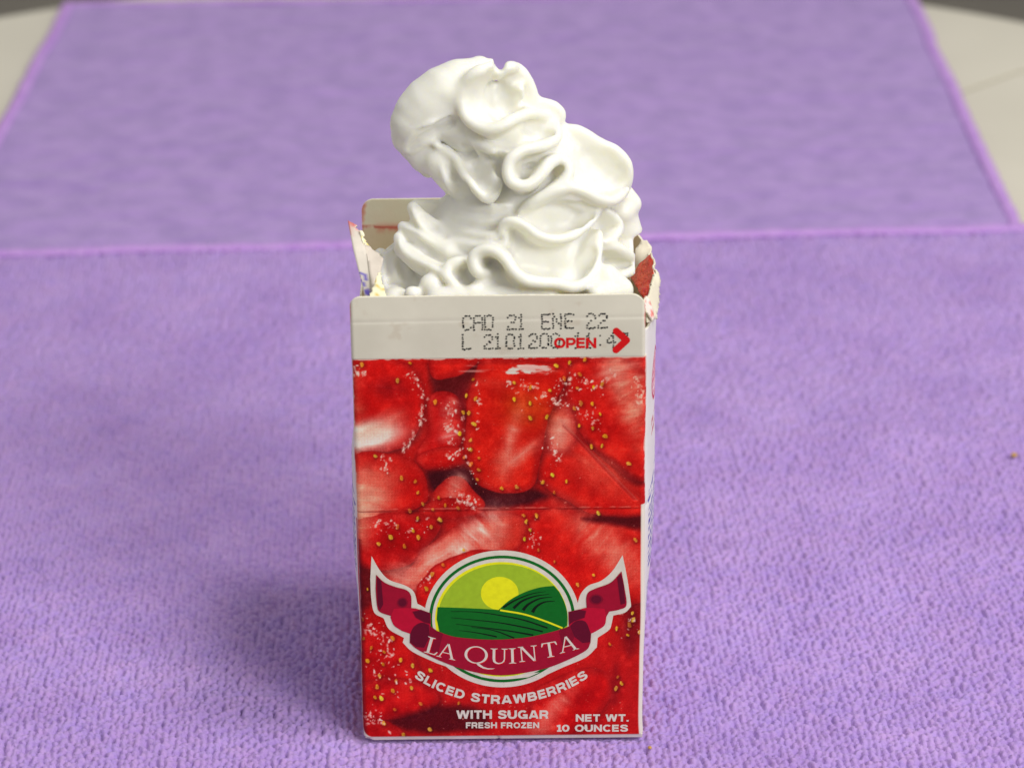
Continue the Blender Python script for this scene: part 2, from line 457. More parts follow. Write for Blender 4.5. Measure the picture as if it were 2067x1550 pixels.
def streak(x, y, rx, ry, rot, c=(232, 170, 150), s=0.8, tex=0.5):
    ca, sa = math.cos(rot), math.sin(rot)
    dx, dy = WX - x, WY - y
    u = (dx * ca + dy * sa) / rx; v = (-dx * sa + dy * ca) / ry
    g = np.exp(-(u * u + v * v) * 1.3)
    g = g * (1 - tex + tex * (0.5 + 1.2 * fbm((dx * ca + dy * sa) * 0.22, -dx * sa + dy * ca, 34, 3, 3)))
    over(c, np.clip(g * s * 1.45, 0, 0.97))
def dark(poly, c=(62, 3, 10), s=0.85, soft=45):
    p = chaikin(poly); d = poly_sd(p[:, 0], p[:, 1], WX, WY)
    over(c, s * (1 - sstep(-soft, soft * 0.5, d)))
def seeds(lst, size=1.0):
    for x, y in lst:
        a = rng.random() * 1.6 + 0.5; r = (7 + 5.5 * rng.random()) * size; st = 0.55 + 0.45 * rng.random()
        ca, sa = math.cos(a), math.sin(a)
        m = (abs(AX - x) < 44) & (abs(AY - y) < 44)
        dx, dy = AX[m] - x + 7 * noise(AX[m], AY[m], 15, 3), AY[m] - y + 7 * noise(AX[m], AY[m], 15, 9)
        u = (dx * ca + dy * sa) / (r * 1.55); v = (-dx * sa + dy * ca) / r
        q = u * u + v * v
        sh = ((dx - 4) ** 2 + (dy - 9) ** 2) / (r * 1.9) ** 2
        b = IMG[m]
        b = b * (1 - 0.3 * np.exp(-sh * 1.2)[:, None])
        k = (1 - sstep(0.45, 1.2, q))[:, None] * st
        cc = np.array([222, 178 - 50 * (rng.random() ** 3), 40]) + rng.normal(0, 10, 3)
        b = b * (1 - k) + (cc + 40 * noise(dx, dy, 9, 5)[:, None]) * k
        IMG[m] = b
def sparkle(path, width, n, c=(236, 206, 190), size=9):
    """wet highlights of the photographed fruit: broken pale flecks along a path"""
    P = np.array(path, float)
    seg = np.linalg.norm(np.diff(P, axis=0), axis=1); cum = np.concatenate([[0], np.cumsum(seg)])
    for _ in range(int(n * 0.55)):
        s = rng.random() * cum[-1]; i = min(np.searchsorted(cum, s, 'right') - 1, len(seg) - 1)
        T_ = (P[i + 1] - P[i]) / seg[i]
        p = P[i] + T_ * (s - cum[i]) + rng.normal(0, width, 2)
        a = math.atan2(T_[1], T_[0]) + rng.normal(0, 0.7); big = rng.random() ** 2.5
        r1 = size * (0.5 + 2.0 * big); r2 = size * (0.35 + 1.0 * big)
        m = (abs(AX - p[0]) < 4 * size) & (abs(AY - p[1]) < 4 * size)
        wx, wy = AX[m], AY[m]
        dx, dy = wx - p[0] + size * 1.6 * noise(wx, wy, 14, 2), wy - p[1] + size * 1.6 * noise(wx, wy, 14, 6)
        ca, sa = math.cos(a), math.sin(a)
        q = ((dx * ca + dy * sa) / r1) ** 2 + ((-dx * sa + dy * ca) / r2) ** 2
        k = (np.clip(1.3 - q, 0, 1) * (0.5 + 0.5 * rng.random()) * np.clip(0.85 + 1.3 * noise(wx, wy, 7, 4), 0, 1))[:, None]
        IMG[m] = IMG[m] * (1 - k) + np.array(c) * k
PINK = (226, 160, 140); PALE = (226, 206, 186)
# upper part
dark([(520, 440), (900, 440), (820, 620), (760, 740), (600, 740), (540, 600)], s=0.8)
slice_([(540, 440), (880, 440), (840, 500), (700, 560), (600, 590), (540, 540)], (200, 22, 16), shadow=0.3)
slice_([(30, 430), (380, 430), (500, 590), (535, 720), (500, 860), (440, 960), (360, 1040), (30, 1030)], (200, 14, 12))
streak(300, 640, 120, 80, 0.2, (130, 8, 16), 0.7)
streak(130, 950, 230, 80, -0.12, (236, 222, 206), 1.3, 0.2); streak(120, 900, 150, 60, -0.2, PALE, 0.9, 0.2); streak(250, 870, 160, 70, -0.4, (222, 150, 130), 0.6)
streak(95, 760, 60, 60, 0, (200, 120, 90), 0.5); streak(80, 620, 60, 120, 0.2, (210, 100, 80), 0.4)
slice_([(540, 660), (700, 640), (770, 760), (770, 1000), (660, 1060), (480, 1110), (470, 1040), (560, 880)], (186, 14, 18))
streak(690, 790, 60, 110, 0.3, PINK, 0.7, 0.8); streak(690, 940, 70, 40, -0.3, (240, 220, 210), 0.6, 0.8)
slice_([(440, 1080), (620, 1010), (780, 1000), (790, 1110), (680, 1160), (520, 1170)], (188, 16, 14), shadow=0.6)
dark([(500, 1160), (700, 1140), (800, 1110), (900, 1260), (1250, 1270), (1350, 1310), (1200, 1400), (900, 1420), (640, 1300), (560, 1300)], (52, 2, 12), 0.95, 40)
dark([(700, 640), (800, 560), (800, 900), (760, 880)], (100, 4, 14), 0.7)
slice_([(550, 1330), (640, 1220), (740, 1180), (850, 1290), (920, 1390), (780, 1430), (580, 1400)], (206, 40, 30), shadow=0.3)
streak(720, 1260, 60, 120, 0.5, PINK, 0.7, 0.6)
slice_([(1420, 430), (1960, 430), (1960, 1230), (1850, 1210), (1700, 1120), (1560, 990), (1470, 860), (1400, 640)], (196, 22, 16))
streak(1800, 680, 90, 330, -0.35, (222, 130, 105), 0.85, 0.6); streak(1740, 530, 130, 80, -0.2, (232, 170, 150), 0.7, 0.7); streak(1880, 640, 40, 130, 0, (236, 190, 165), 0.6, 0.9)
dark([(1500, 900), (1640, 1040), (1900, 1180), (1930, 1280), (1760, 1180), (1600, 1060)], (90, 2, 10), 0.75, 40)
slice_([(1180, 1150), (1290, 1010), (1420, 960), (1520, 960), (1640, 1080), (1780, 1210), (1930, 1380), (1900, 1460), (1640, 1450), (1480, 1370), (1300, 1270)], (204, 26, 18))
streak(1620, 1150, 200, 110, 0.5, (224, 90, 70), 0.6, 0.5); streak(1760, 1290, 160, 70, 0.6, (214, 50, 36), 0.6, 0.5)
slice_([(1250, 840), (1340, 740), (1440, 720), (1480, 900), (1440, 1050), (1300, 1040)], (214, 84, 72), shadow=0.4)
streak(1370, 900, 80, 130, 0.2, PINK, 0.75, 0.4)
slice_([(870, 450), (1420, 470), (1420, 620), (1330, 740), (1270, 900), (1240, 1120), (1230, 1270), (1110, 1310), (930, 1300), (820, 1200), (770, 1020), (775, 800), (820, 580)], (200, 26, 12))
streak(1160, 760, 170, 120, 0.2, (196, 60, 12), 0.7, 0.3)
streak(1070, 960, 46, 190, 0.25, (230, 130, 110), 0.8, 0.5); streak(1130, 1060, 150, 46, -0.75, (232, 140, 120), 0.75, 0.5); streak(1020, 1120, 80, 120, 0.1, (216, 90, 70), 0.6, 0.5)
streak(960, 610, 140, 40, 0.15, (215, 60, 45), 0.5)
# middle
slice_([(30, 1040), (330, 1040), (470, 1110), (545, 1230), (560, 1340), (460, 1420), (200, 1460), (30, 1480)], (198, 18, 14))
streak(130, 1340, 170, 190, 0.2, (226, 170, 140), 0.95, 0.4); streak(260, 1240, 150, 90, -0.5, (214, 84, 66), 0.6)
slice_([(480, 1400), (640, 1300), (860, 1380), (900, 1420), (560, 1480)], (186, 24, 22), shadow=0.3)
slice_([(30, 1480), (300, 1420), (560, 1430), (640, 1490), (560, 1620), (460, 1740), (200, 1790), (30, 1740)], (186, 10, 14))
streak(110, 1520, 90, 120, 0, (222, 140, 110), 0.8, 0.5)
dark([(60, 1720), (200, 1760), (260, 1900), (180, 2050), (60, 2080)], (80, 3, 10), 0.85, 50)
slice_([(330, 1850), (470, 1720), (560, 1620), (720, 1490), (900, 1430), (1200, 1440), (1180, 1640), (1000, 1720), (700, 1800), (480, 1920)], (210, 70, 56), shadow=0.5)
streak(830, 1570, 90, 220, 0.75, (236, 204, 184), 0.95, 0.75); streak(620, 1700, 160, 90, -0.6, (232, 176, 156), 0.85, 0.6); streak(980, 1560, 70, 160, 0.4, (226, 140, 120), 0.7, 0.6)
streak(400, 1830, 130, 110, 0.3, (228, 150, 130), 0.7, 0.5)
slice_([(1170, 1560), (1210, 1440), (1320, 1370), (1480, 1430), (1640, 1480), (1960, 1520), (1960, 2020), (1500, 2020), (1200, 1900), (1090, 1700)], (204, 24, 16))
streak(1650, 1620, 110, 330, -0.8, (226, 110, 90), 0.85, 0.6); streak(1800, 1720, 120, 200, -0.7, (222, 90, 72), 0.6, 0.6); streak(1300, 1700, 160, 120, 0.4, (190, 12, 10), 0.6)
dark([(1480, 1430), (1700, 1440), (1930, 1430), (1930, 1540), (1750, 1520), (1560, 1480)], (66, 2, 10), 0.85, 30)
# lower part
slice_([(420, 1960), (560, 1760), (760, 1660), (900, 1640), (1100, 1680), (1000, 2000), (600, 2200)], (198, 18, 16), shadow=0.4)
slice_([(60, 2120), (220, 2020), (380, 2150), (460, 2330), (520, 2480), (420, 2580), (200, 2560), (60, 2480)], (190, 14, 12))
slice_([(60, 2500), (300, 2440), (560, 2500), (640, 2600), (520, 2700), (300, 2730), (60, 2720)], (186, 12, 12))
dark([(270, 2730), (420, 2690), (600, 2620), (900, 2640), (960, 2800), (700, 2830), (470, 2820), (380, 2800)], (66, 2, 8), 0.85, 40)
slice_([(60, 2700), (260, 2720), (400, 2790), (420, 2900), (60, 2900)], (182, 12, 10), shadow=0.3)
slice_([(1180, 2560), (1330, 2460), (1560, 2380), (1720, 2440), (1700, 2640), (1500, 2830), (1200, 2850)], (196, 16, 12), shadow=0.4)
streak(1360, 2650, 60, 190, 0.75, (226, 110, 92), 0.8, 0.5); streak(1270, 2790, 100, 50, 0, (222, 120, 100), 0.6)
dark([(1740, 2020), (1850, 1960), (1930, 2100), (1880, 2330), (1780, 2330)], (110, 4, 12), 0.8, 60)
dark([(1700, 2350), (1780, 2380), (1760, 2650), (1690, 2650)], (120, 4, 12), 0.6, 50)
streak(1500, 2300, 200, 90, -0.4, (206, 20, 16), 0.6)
# seeds and wet sparkles
seeds([(125, 487), (430, 478), (352, 588), (590, 725), (215, 1065), (378, 1205), (465, 1225), (480, 1295), (512, 1368), (613, 1328), (655, 1378), (575, 1405), (735, 1395), (430, 1412), (480, 1460), (620, 1470)])
seeds([(830, 583), (785, 685), (845, 705), (768, 790), (803, 795), (835, 865), (745, 925), (812, 965), (812, 1025), (772, 1075), (865, 1078), (815, 1118), (865, 1153), (857, 1215), (1010, 1270), (1107, 1260), (1090, 603), (1192, 632), (1315, 650), (1090, 708), (1188, 732), (1190, 825), (1295, 818), (1355, 495)])
seeds([(1440, 475), (1535, 457), (1503, 550), (1405, 578), (1490, 635), (1590, 630), (1645, 610), (1510, 735), (1585, 735), (1470, 765), (1633, 800), (1587, 890), (1500, 875), (1665, 942), (1580, 1005), (1645, 1000), (1815, 1113), (1330, 1185), (1420, 1225), (1270, 1230), (1343, 1297), (1620, 1425), (1150, 1440), (1230, 1442)])
seeds([(x, y + 1440) for x, y in [(480, 20), (350, 72), (450, 97), (565, 73), (308, 138), (483, 138), (232, 180), (395, 195), (618, 30), (1190, 92), (1153, 148), (1243, 217), (1165, 38), (770, 218), (640, 310), (570, 370), (1345, 290), (1855, 155), (1590, 375), (1490, 435), (535, 460), (1230, 10)]])
seeds([(x, y + 1440) for x, y in [(130, 660), (160, 465), (135, 780), (320, 775), (185, 835), (268, 862), (262, 937), (372, 912), (447, 945), (240, 1012), (345, 1045), (225, 1083), (325, 1108), (440, 1090), (255, 1155), (500, 1190), (337, 1225), (268, 1312), (390, 1388), (555, 1350), (738, 1187), (1693, 812), (1805, 757), (1832, 618), (1840, 660), (1880, 738), (1735, 712), (1745, 1020), (1770, 1060), (1735, 1090), (165, 920), (120, 860), (215, 1150), (560, 975), (1815, 690)]])
sparkle([(390, 500), (470, 590), (525, 690), (500, 820), (450, 940), (370, 1030)], 13, 95)
sparkle([(90, 520), (110, 560)], 16, 26)
sparkle([(850, 560), (870, 700), (865, 900), (860, 1050)], 7, 40, size=6); sparkle([(740, 750), (760, 900), (780, 1050), (850, 1250)], 14, 45, size=7)
sparkle([(1010, 610), (1150, 620), (1280, 690), (1390, 740), (1390, 600), (1340, 560)], 26, 120, size=8)
sparkle([(1430, 560), (1480, 640), (1600, 600), (1700, 560)], 34, 80, size=7); sparkle([(1440, 680), (1500, 800), (1640, 860)], 36, 55, size=7)
sparkle([(690, 750), (680, 850), (700, 960)], 24, 70); sparkle([(680, 1070), (740, 1050)], 16, 26); sparkle([(1320, 950), (1330, 1000), (1380, 1080)], 20, 40)
sparkle([(720, 1320), (780, 1350), (900, 1370)], 22, 70); sparkle([(270, 1080), (290, 1150)], 16, 26); sparkle([(1850, 560), (1890, 700)], 18, 45, c=(232, 190, 165))
sparkle([(200, 1530), (300, 1500), (420, 1530), (560, 1490)], 28, 70, size=7); sparkle([(1190, 1480), (1230, 1600), (1180, 1660)], 20, 36, size=6)
sparkle([(150, 2120), (230, 2200), (310, 2300), (270, 2340)], 30, 110, size=8); sparkle([(120, 2240), (200, 2420), (420, 2520)], 60, 60, size=7); sparkle([(180, 2700), (240, 2760)], 30, 60, size=7)
sparkle([(550, 1790), (570, 1840), (480, 1880)], 16, 30, size=7); sparkle([(1800, 2060), (1850, 2150), (1790, 2200)], 30, 30, size=6)
sparkle([(100, 500), (1900, 500), (100, 1400), (1900, 1500), (150, 2700), (1800, 2700)], 260, 260, size=4, c=(226, 120, 100))
# grain of the photographed fruit flesh
g1 = fbm(AX, AY, 40, 4, 15)
IMG = IMG * (1 + 0.09 * g1)[..., None]
IMG = IMG + (np.clip(g1 - 0.2, 0, 1) * 60)[..., None] * np.array([0.5, 0.5, 0.4])
fl_ = noise(AX, AY, 9, 31) * noise(AX, AY, 5, 33)
over((232, 150, 130), 0.6 * sstep(0.115, 0.16, fl_) * sstep(0.15, 0.4, fbm(AX, AY, 130, 3, 35)))
IMG = np.clip(IMG, 0, 255)
# rosette screen of the printing
sp = 13.2
q = np.cos((AX + AY) / math.sqrt(2) * 2 * math.pi / sp) * np.cos((AX - AY) / math.sqrt(2) * 2 * math.pi / sp)
lum = IMG.mean(-1, keepdims=True)
IMG = IMG + q[..., None] * np.array([22, 56, 48]) * (0.15 + 0.85 * np.clip((lum - 70) / 60, 0, 1)) * 0.75
IMG = IMG + rng.normal(0, 7, IMG.shape[:2])[..., None]
# contrast of the ink
# wear and painted score shade: worn ink below the band, scuffed scores and edges, pale seam strip at the right edge
wn = fbm(AX * 0.35, AY * 1.6, 34, 4, 1)
def wear(d, thr, w=0.12): return sstep(thr, thr + w, d)
a = np.exp(-(((AX - 1190) / 165) ** 4 + ((AY - 528) / 38) ** 4)) + 0.0
over((206, 198, 186), sstep(0.44, 0.56, a * (0.85 + 1.1 * fbm(AX * 0.2, AY * 1.0, 24, 4, 41))))
a = np.exp(-(((AX - 1100) / 420) ** 4 + ((AY - 512) / 52) ** 2))
over((214, 150, 140), 0.65 * sstep(0.95, 1.2, a + 0.9 * fbm(AX * 0.12, AY * 1.5, 26, 4, 8)))
wz = fbm(PX * 1.0, PZ, 2.4, 4, 12)
over((200, 182, 168), 0.8 * sstep(0.78, 1.0, np.exp(-((PZ - Z_BAND) / 0.5) ** 2) + 0.7 * wz))
over((60, 4, 8), 0.4 * sstep(-0.3, 0.3, wz + 0.1) * np.exp(-((PZ - Z_FOLD - 0.006 * PX - 0.25 * noise(PX, PX * 0, 9, 2)) / 0.2) ** 2))  # groove shade of the shoulder score, painted as a broken dark line
over((230, 150, 130), 0.4 * sstep(0.85, 1.1, np.exp(-((PZ - Z_FOLD - 0.5) / 0.4) ** 2) + 0.7 * wz))
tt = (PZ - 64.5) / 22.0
over((235, 130, 110), 0.35 * np.exp(-((PX - 32.5 + tt * 19.0 - 0.4) / 0.25) ** 2) * (tt > 0) * (tt < 0.9))  # lit lip of the diagonal score, painted into the colour
over((100, 4, 8), 0.4 * np.exp(-((PX - 32.5 + tt * 19.0 + 0.3) / 0.3) ** 2) * (tt > 0) * (tt < 0.9))  # shaded side of the diagonal score, painted beside its lip
ed = np.minimum(PX - XL, XR - PX)
over((205, 196, 186), 0.8 * sstep(0.8, 1.05, np.exp(-(ed / 0.5) ** 2) + 0.6 * wz))
over((205, 198, 186), sstep(XR - 1.15, XR - 0.95, PX) * (PZ < Z_FOLD + 1.0))
over((90, 4, 10), 0.5 * (1 - sstep(XL + 0.2, XL + 1.6, PX)) * (PZ < 55))  # darker red along the lower left edge
corner_d = np.hypot(np.maximum(XL + 2.4 - PX, 0), np.maximum(1.0 + 2.4 - PZ, 0))
over((206, 200, 188), sstep(2.2, 2.5, corner_d))
IMG = np.clip(IMG, 0, 255)
FCOL = np.minimum(lin(IMG) * K, 0.9)

yn = np.zeros((1, 1, 3)); yn[..., 1] = -1
inner = np.broadcast_to(np.array(ink(196, 180, 148)[:3]), FCOL.shape)
PXw = PX + 0.45 * noise(PZ, PZ * 0 + 3.0, 14, 5) * sstep(20, 35, np.abs(PX)) * sstep(0, 4, PZ) * (1 - sstep(98, Z_BAND, PZ))
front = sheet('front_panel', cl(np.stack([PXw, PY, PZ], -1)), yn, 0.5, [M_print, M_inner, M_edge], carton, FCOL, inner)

# white band / upper flap
def flap_top(x, xl, xr, zt, rl, rr):
    z = np.full_like(x, zt)
    l = x - xl; m = l < rl; z[m] = zt - rl + np.sqrt(np.maximum(rl**2 - (rl - l[m])**2, 0))
    l = xr - x; m = l < rr; z[m] = zt - rr + np.sqrt(np.maximum(rr**2 - (rr - l[m])**2, 0))
    return z
def flap(name, xl, xr, z0, zt, rl, rr, yfn, N, colfn, colin, parent, xb=None, nx=220, nz=70, mats=None):
    u = (1 - np.cos(np.linspace(0, math.pi, nx))) / 2
    x = xl + (xr - xl) * u
    top = flap_top(x, xl, xr, zt, rl, rr) + 0.12 * noise(x, x * 0, 6, 3)
    v = np.linspace(0, 1, nz)[:, None]
    Xf = np.repeat(x[None, :], nz, 0); Zf = z0 + (top[None, :] - z0) * v
    Yf = yfn(Xf, Zf)
    return sheet(name, cl(np.stack([Xf, Yf, Zf], -1)), N, 0.5, mats or [M_white, M_inner, M_edge], parent, colfn(Xf, Zf), colin(Xf, Zf), flip=N[1] > 0)
FX0, FX1 = -34.2, 34.5
def band_y(x, z):
    y = front_y(np.clip(x, XL + 1.4, XR - 1.4), np.minimum(z, Z_BAND)) * 0
    y = y + 0.05 * np.exp(-((z - 111.2 - 0.01 * x) / 0.5) ** 2) + 0.06 * np.maximum(z - 111.2, 0) + 0.12 * fbm(x, z, 18, 2, 4)
    y = y * sstep(Z_BAND, Z_BAND + 1.0, z)
    d = np.clip(np.minimum(x - FX0, FX1 - x), 0, 0.9)
    return y + 0.9 - np.sqrt(np.maximum(0.81 - (0.9 - d) ** 2, 0))
def band_col(x, z):
    base = np.array([200., 195, 180]) + 9 * fbm(x, z, 9, 4, 2)[..., None]
    e = np.minimum(x - FX0, FX1 - x)
    a = sstep(0.75, 1.0, np.exp(-(e / 0.5) ** 2) + 0.5 * fbm(x, z, 1.6, 3, 6)) * sstep(108, 110, z)
    base = base * (1 - 0.6 * a[..., None]) + np.array([205, 90, 84]) * 0.6 * a[..., None]
    s = 0.35 * np.exp(-((z - 110.9 - 0.01 * x) / 0.18) ** 2)
    base = base * (1 - s[..., None]) + np.array([226, 222, 210]) * s[..., None]
    a = 0.3 * sstep(0.35, 0.7, fbm(x, z, 3.0, 4, 9)); base = base * (1 - a[..., None]) + np.array([176, 160, 140]) * a[..., None]
    m = sstep(0.15, 0.5, fbm(x, z, 5.0, 4, 21)) * np.exp(-(((x - 2) / 10) ** 2 + ((z - 111) / 5) ** 2)) * 0.5
    base = base * (1 - m[..., None]) + np.array([196, 172, 168]) * m[..., None]
    return np.minimum(lin(base) * K, 0.9)
def stain_in(x, z): return np.broadcast_to(np.array(ink(200, 186, 156)[:3]), x.shape + (3,))
band = flap('front_flap', FX0, FX1, Z_BAND + 0.02, Z_FIN, 2.6, 3.4, band_y, np.array((0, -1.0, 0)), band_col, stain_in, carton)

# bottom edge strip of white board, with the notch of the folded base
def bottom_strip():
    u = np.linspace(XL + 0.9, XR - 0.2, 160); v = np.linspace(0, 1, 6)
    Xb, Vb = np.meshgrid(u, v)
    Zb = -0.25 + Vb * 1.25 + 0.9 * (1 - sstep(XL + 0.9, XL + 2.6, Xb)) * (1 - Vb) * 0.8
    Yb = 0.25 + 0.35 * (1 - Vb) - 0.0 * Xb + 0.5 * np.exp(-((Xb + 1.0) / 0.25) ** 2) + 0.12 * noise(Xb, Xb * 0, 7, 2)
    c = np.broadcast_to(np.array(ink(206, 200, 188)[:3]), Xb.shape + (3,)).copy()
    c *= (1 - 0.5 * np.exp(-((Xb + 1.0) / 0.22) ** 2))[..., None]
    sheet('base_fold', cl(np.stack([Xb, Yb, Zb], -1)), np.array((0, -1.0, 0)), 0.5, [M_white, M_inner, M_edge], carton, c)
bottom_strip()

# side panels, bowed outwards above the base
DEPTH = 70.0
def side_panel(name, sx, xe, bow, ztop, colfn):
    yv = np.linspace(1.25, DEPTH - 1.0, 150); zv = np.linspace(0.0, ztop, 260)
    Yp, Zp = np.meshgrid(yv, zv)
    t = np.clip((Yp - 1.25) / (DEPTH - 2.25), 0, 1)
    prof = np.sin(np.clip(t, 0, 1) * math.pi) ** 0.55
    up = sstep(-4, 60, Zp) if sx > 0 else sstep(-4, 50, Zp) * (1 - 0.9 * sstep(62, 92, Zp))
    Xp = xe + sx * (bow * prof * up + 0.5 * fbm(Yp, Zp, 16, 3, 3) * up * prof - 0.25 * np.exp(-((Zp - Z_FOLD) / 0.6) ** 2))
    c = colfn(Yp, Zp)
    return sheet(name, cl(np.stack([Xp, Yp, Zp], -1)), np.array((float(sx), 0, 0)), 0.5, [M_print, M_inner, M_edge], carton, np.minimum(lin(c) * K, 0.9),
                 np.broadcast_to(np.array(ink(196, 180, 150)[:3]), c.shape), flip=(sx < 0))
def side_cols(sgn):
    def f(y, z):
        base = np.zeros(y.shape + (3,)); base[:] = (206, 202, 200); base += 6 * fbm(y, z, 8, 3, 5)[..., None]
        def o(c, a):
            base[:] = base * (1 - a[..., None]) + np.array(c, float) * a[..., None]
        if sgn > 0:
            q = ((y - 16) / 8.5) ** 2 + ((z - 91) / 6.2) ** 2                          # oval badge
            o((176, 40, 74), (1 - sstep(0.95, 1.0, q)) * sstep(0.66, 0.7, q)); o((196, 90, 120), (1 - sstep(0.55, 0.6, q)))
            o((236, 228, 226), (abs(((z - 91) / 1.6) % 1 - 0.5) < 0.16) * (q < 0.5))
            for zc, c in ((81.0, (176, 24, 50)), (78.4, (176, 24, 50))):               # two short lines of red type
                o(c, ((abs(z - zc) < 0.75) & (y > 8) & (y < 26) & (noise(y, z, 0.9, 4) > -0.12)).astype(float))
            o((186, 30, 44), ((y > 30) & (y < 40) & (abs(z - 80) < 7)).astype(float) * 0.9)
        o((64, 56, 150), ((z < 66) & (z > 44) & (y > 4) & (y < 62) & (((z - 44) % 2.0) < 1.15) & (noise(y, z * 2, 0.8, 7) > -0.15)).astype(float))   # rows of small type
        box = (z > 9) & (z < 40) & (y > 5) & (y < 60)                                   # table of figures
        inner_ = (z > 9.6) & (z < 39.4) & (y > 5.6) & (y < 59.4)
        o((64, 56, 150), (box & ~inner_).astype(float))
        o((64, 56, 150), (inner_ & (((z - 9) % 2.4) < 1.1) & (noise(y, z * 2, 0.8, 9) > -0.1)).astype(float))
        o((176, 16, 20), (1 - sstep(6.0, 6.6, z + 0.3 * np.sin(y))) )
        if sgn < 0: o((176, 16, 20), (1 - sstep(2.2, 2.6, y)) * (z < 60)); 
        e = sstep(0.75, 1.0, np.exp(-((z - Z_FOLD) / 0.5) ** 2) + 0.6 * fbm(y, z, 1.5, 3, 2)); o((222, 218, 214), 0.7 * e)
        return np.clip(base, 0, 255)
    return f
right_side = side_panel('side_panel', 1, XR - 0.35, 4.0, 108.0, side_cols(1))
left_side = side_panel('side_panel', -1, XL + 0.35, 2.7, 101.0, side_cols(-1))

# back panel and its flap (its inside faces the camera)
bx_ = np.linspace(XL - 0.2, XR - 0.6, 60); bz_ = np.linspace(0, Z_BAND, 80)
BX, BZ = np.meshgrid(bx_, bz_); BY = DEPTH + 0 * BX
cb = np.broadcast_to(np.array(ink(180, 20, 18)[:3]), BX.shape + (3,))
def in_col(x, z):
    base = np.array([222., 210, 180]) + 12 * fbm(x, z, 7, 4, 3)[..., None]
    def o(c, a):
        nonlocal base
        base = base * (1 - a[..., None]) + np.array(c, float) * a[..., None]
    o((204, 184, 146), (1 - sstep(108.5, 109.5, z)) * 0.6)
    n = fbm(x, z, 3.5, 4, 8)
    o((172, 58, 44), np.clip(0.8 * np.exp(-((z - 109.2 + 0.8 * n) / 0.42) ** 2), 0, 1) * sstep(-0.35, 0.1, 0.25 + n))
    o((206, 110, 88), 0.55 * np.exp(-((z - 109.0) / 1.1) ** 2) * sstep(-0.2, 0.3, n + 0.1))
    e = x - (XL - 0.2)
    o((198, 92, 74), 0.75 * sstep(0.4, 1.1, np.exp(-(e / 1.6) ** 2) + 0.9 * n) * sstep(106, 108, z))
    return np.minimum(lin(np.clip(base, 0, 255)) * K, 0.9)
sheet('back_panel', cl(np.stack([BX, BY, BZ], -1)), np.array((0, 1.0, 0)), 0.5, [M_print, M_inner, M_edge], carton, cb, in_col(BX, BZ), flip=True)
flap('back_flap', XL - 0.2, XR - 0.7, Z_BAND + 0.02, Z_FIN - 0.4, 3.2, 3.2, lambda x, z: DEPTH + 0.035 * (z - Z_BAND) + 0.1 * fbm(x, z, 14, 2, 2), np.array((0, 1.0, 0)),
     lambda x, z: np.broadcast_to(np.array(ink(200, 194, 180)[:3]), x.shape + (3,)), in_col, carton)
# base of the carton
gx = np.linspace(XL + 1, XR - 1, 8); gy = np.linspace(1, DEPTH - 1, 8)
QX, QY = np.meshgrid(gx, gy); cw = np.broadcast_to(np.array(ink(200, 194, 180)[:3]), QX.shape + (3,))
sheet('base_panel', cl(np.stack([QX, QY, 0.55 + 0 * QX], -1)), np.array((0, 0, 1.0)), 0.5, [M_white, M_inner, M_edge], carton, cw)

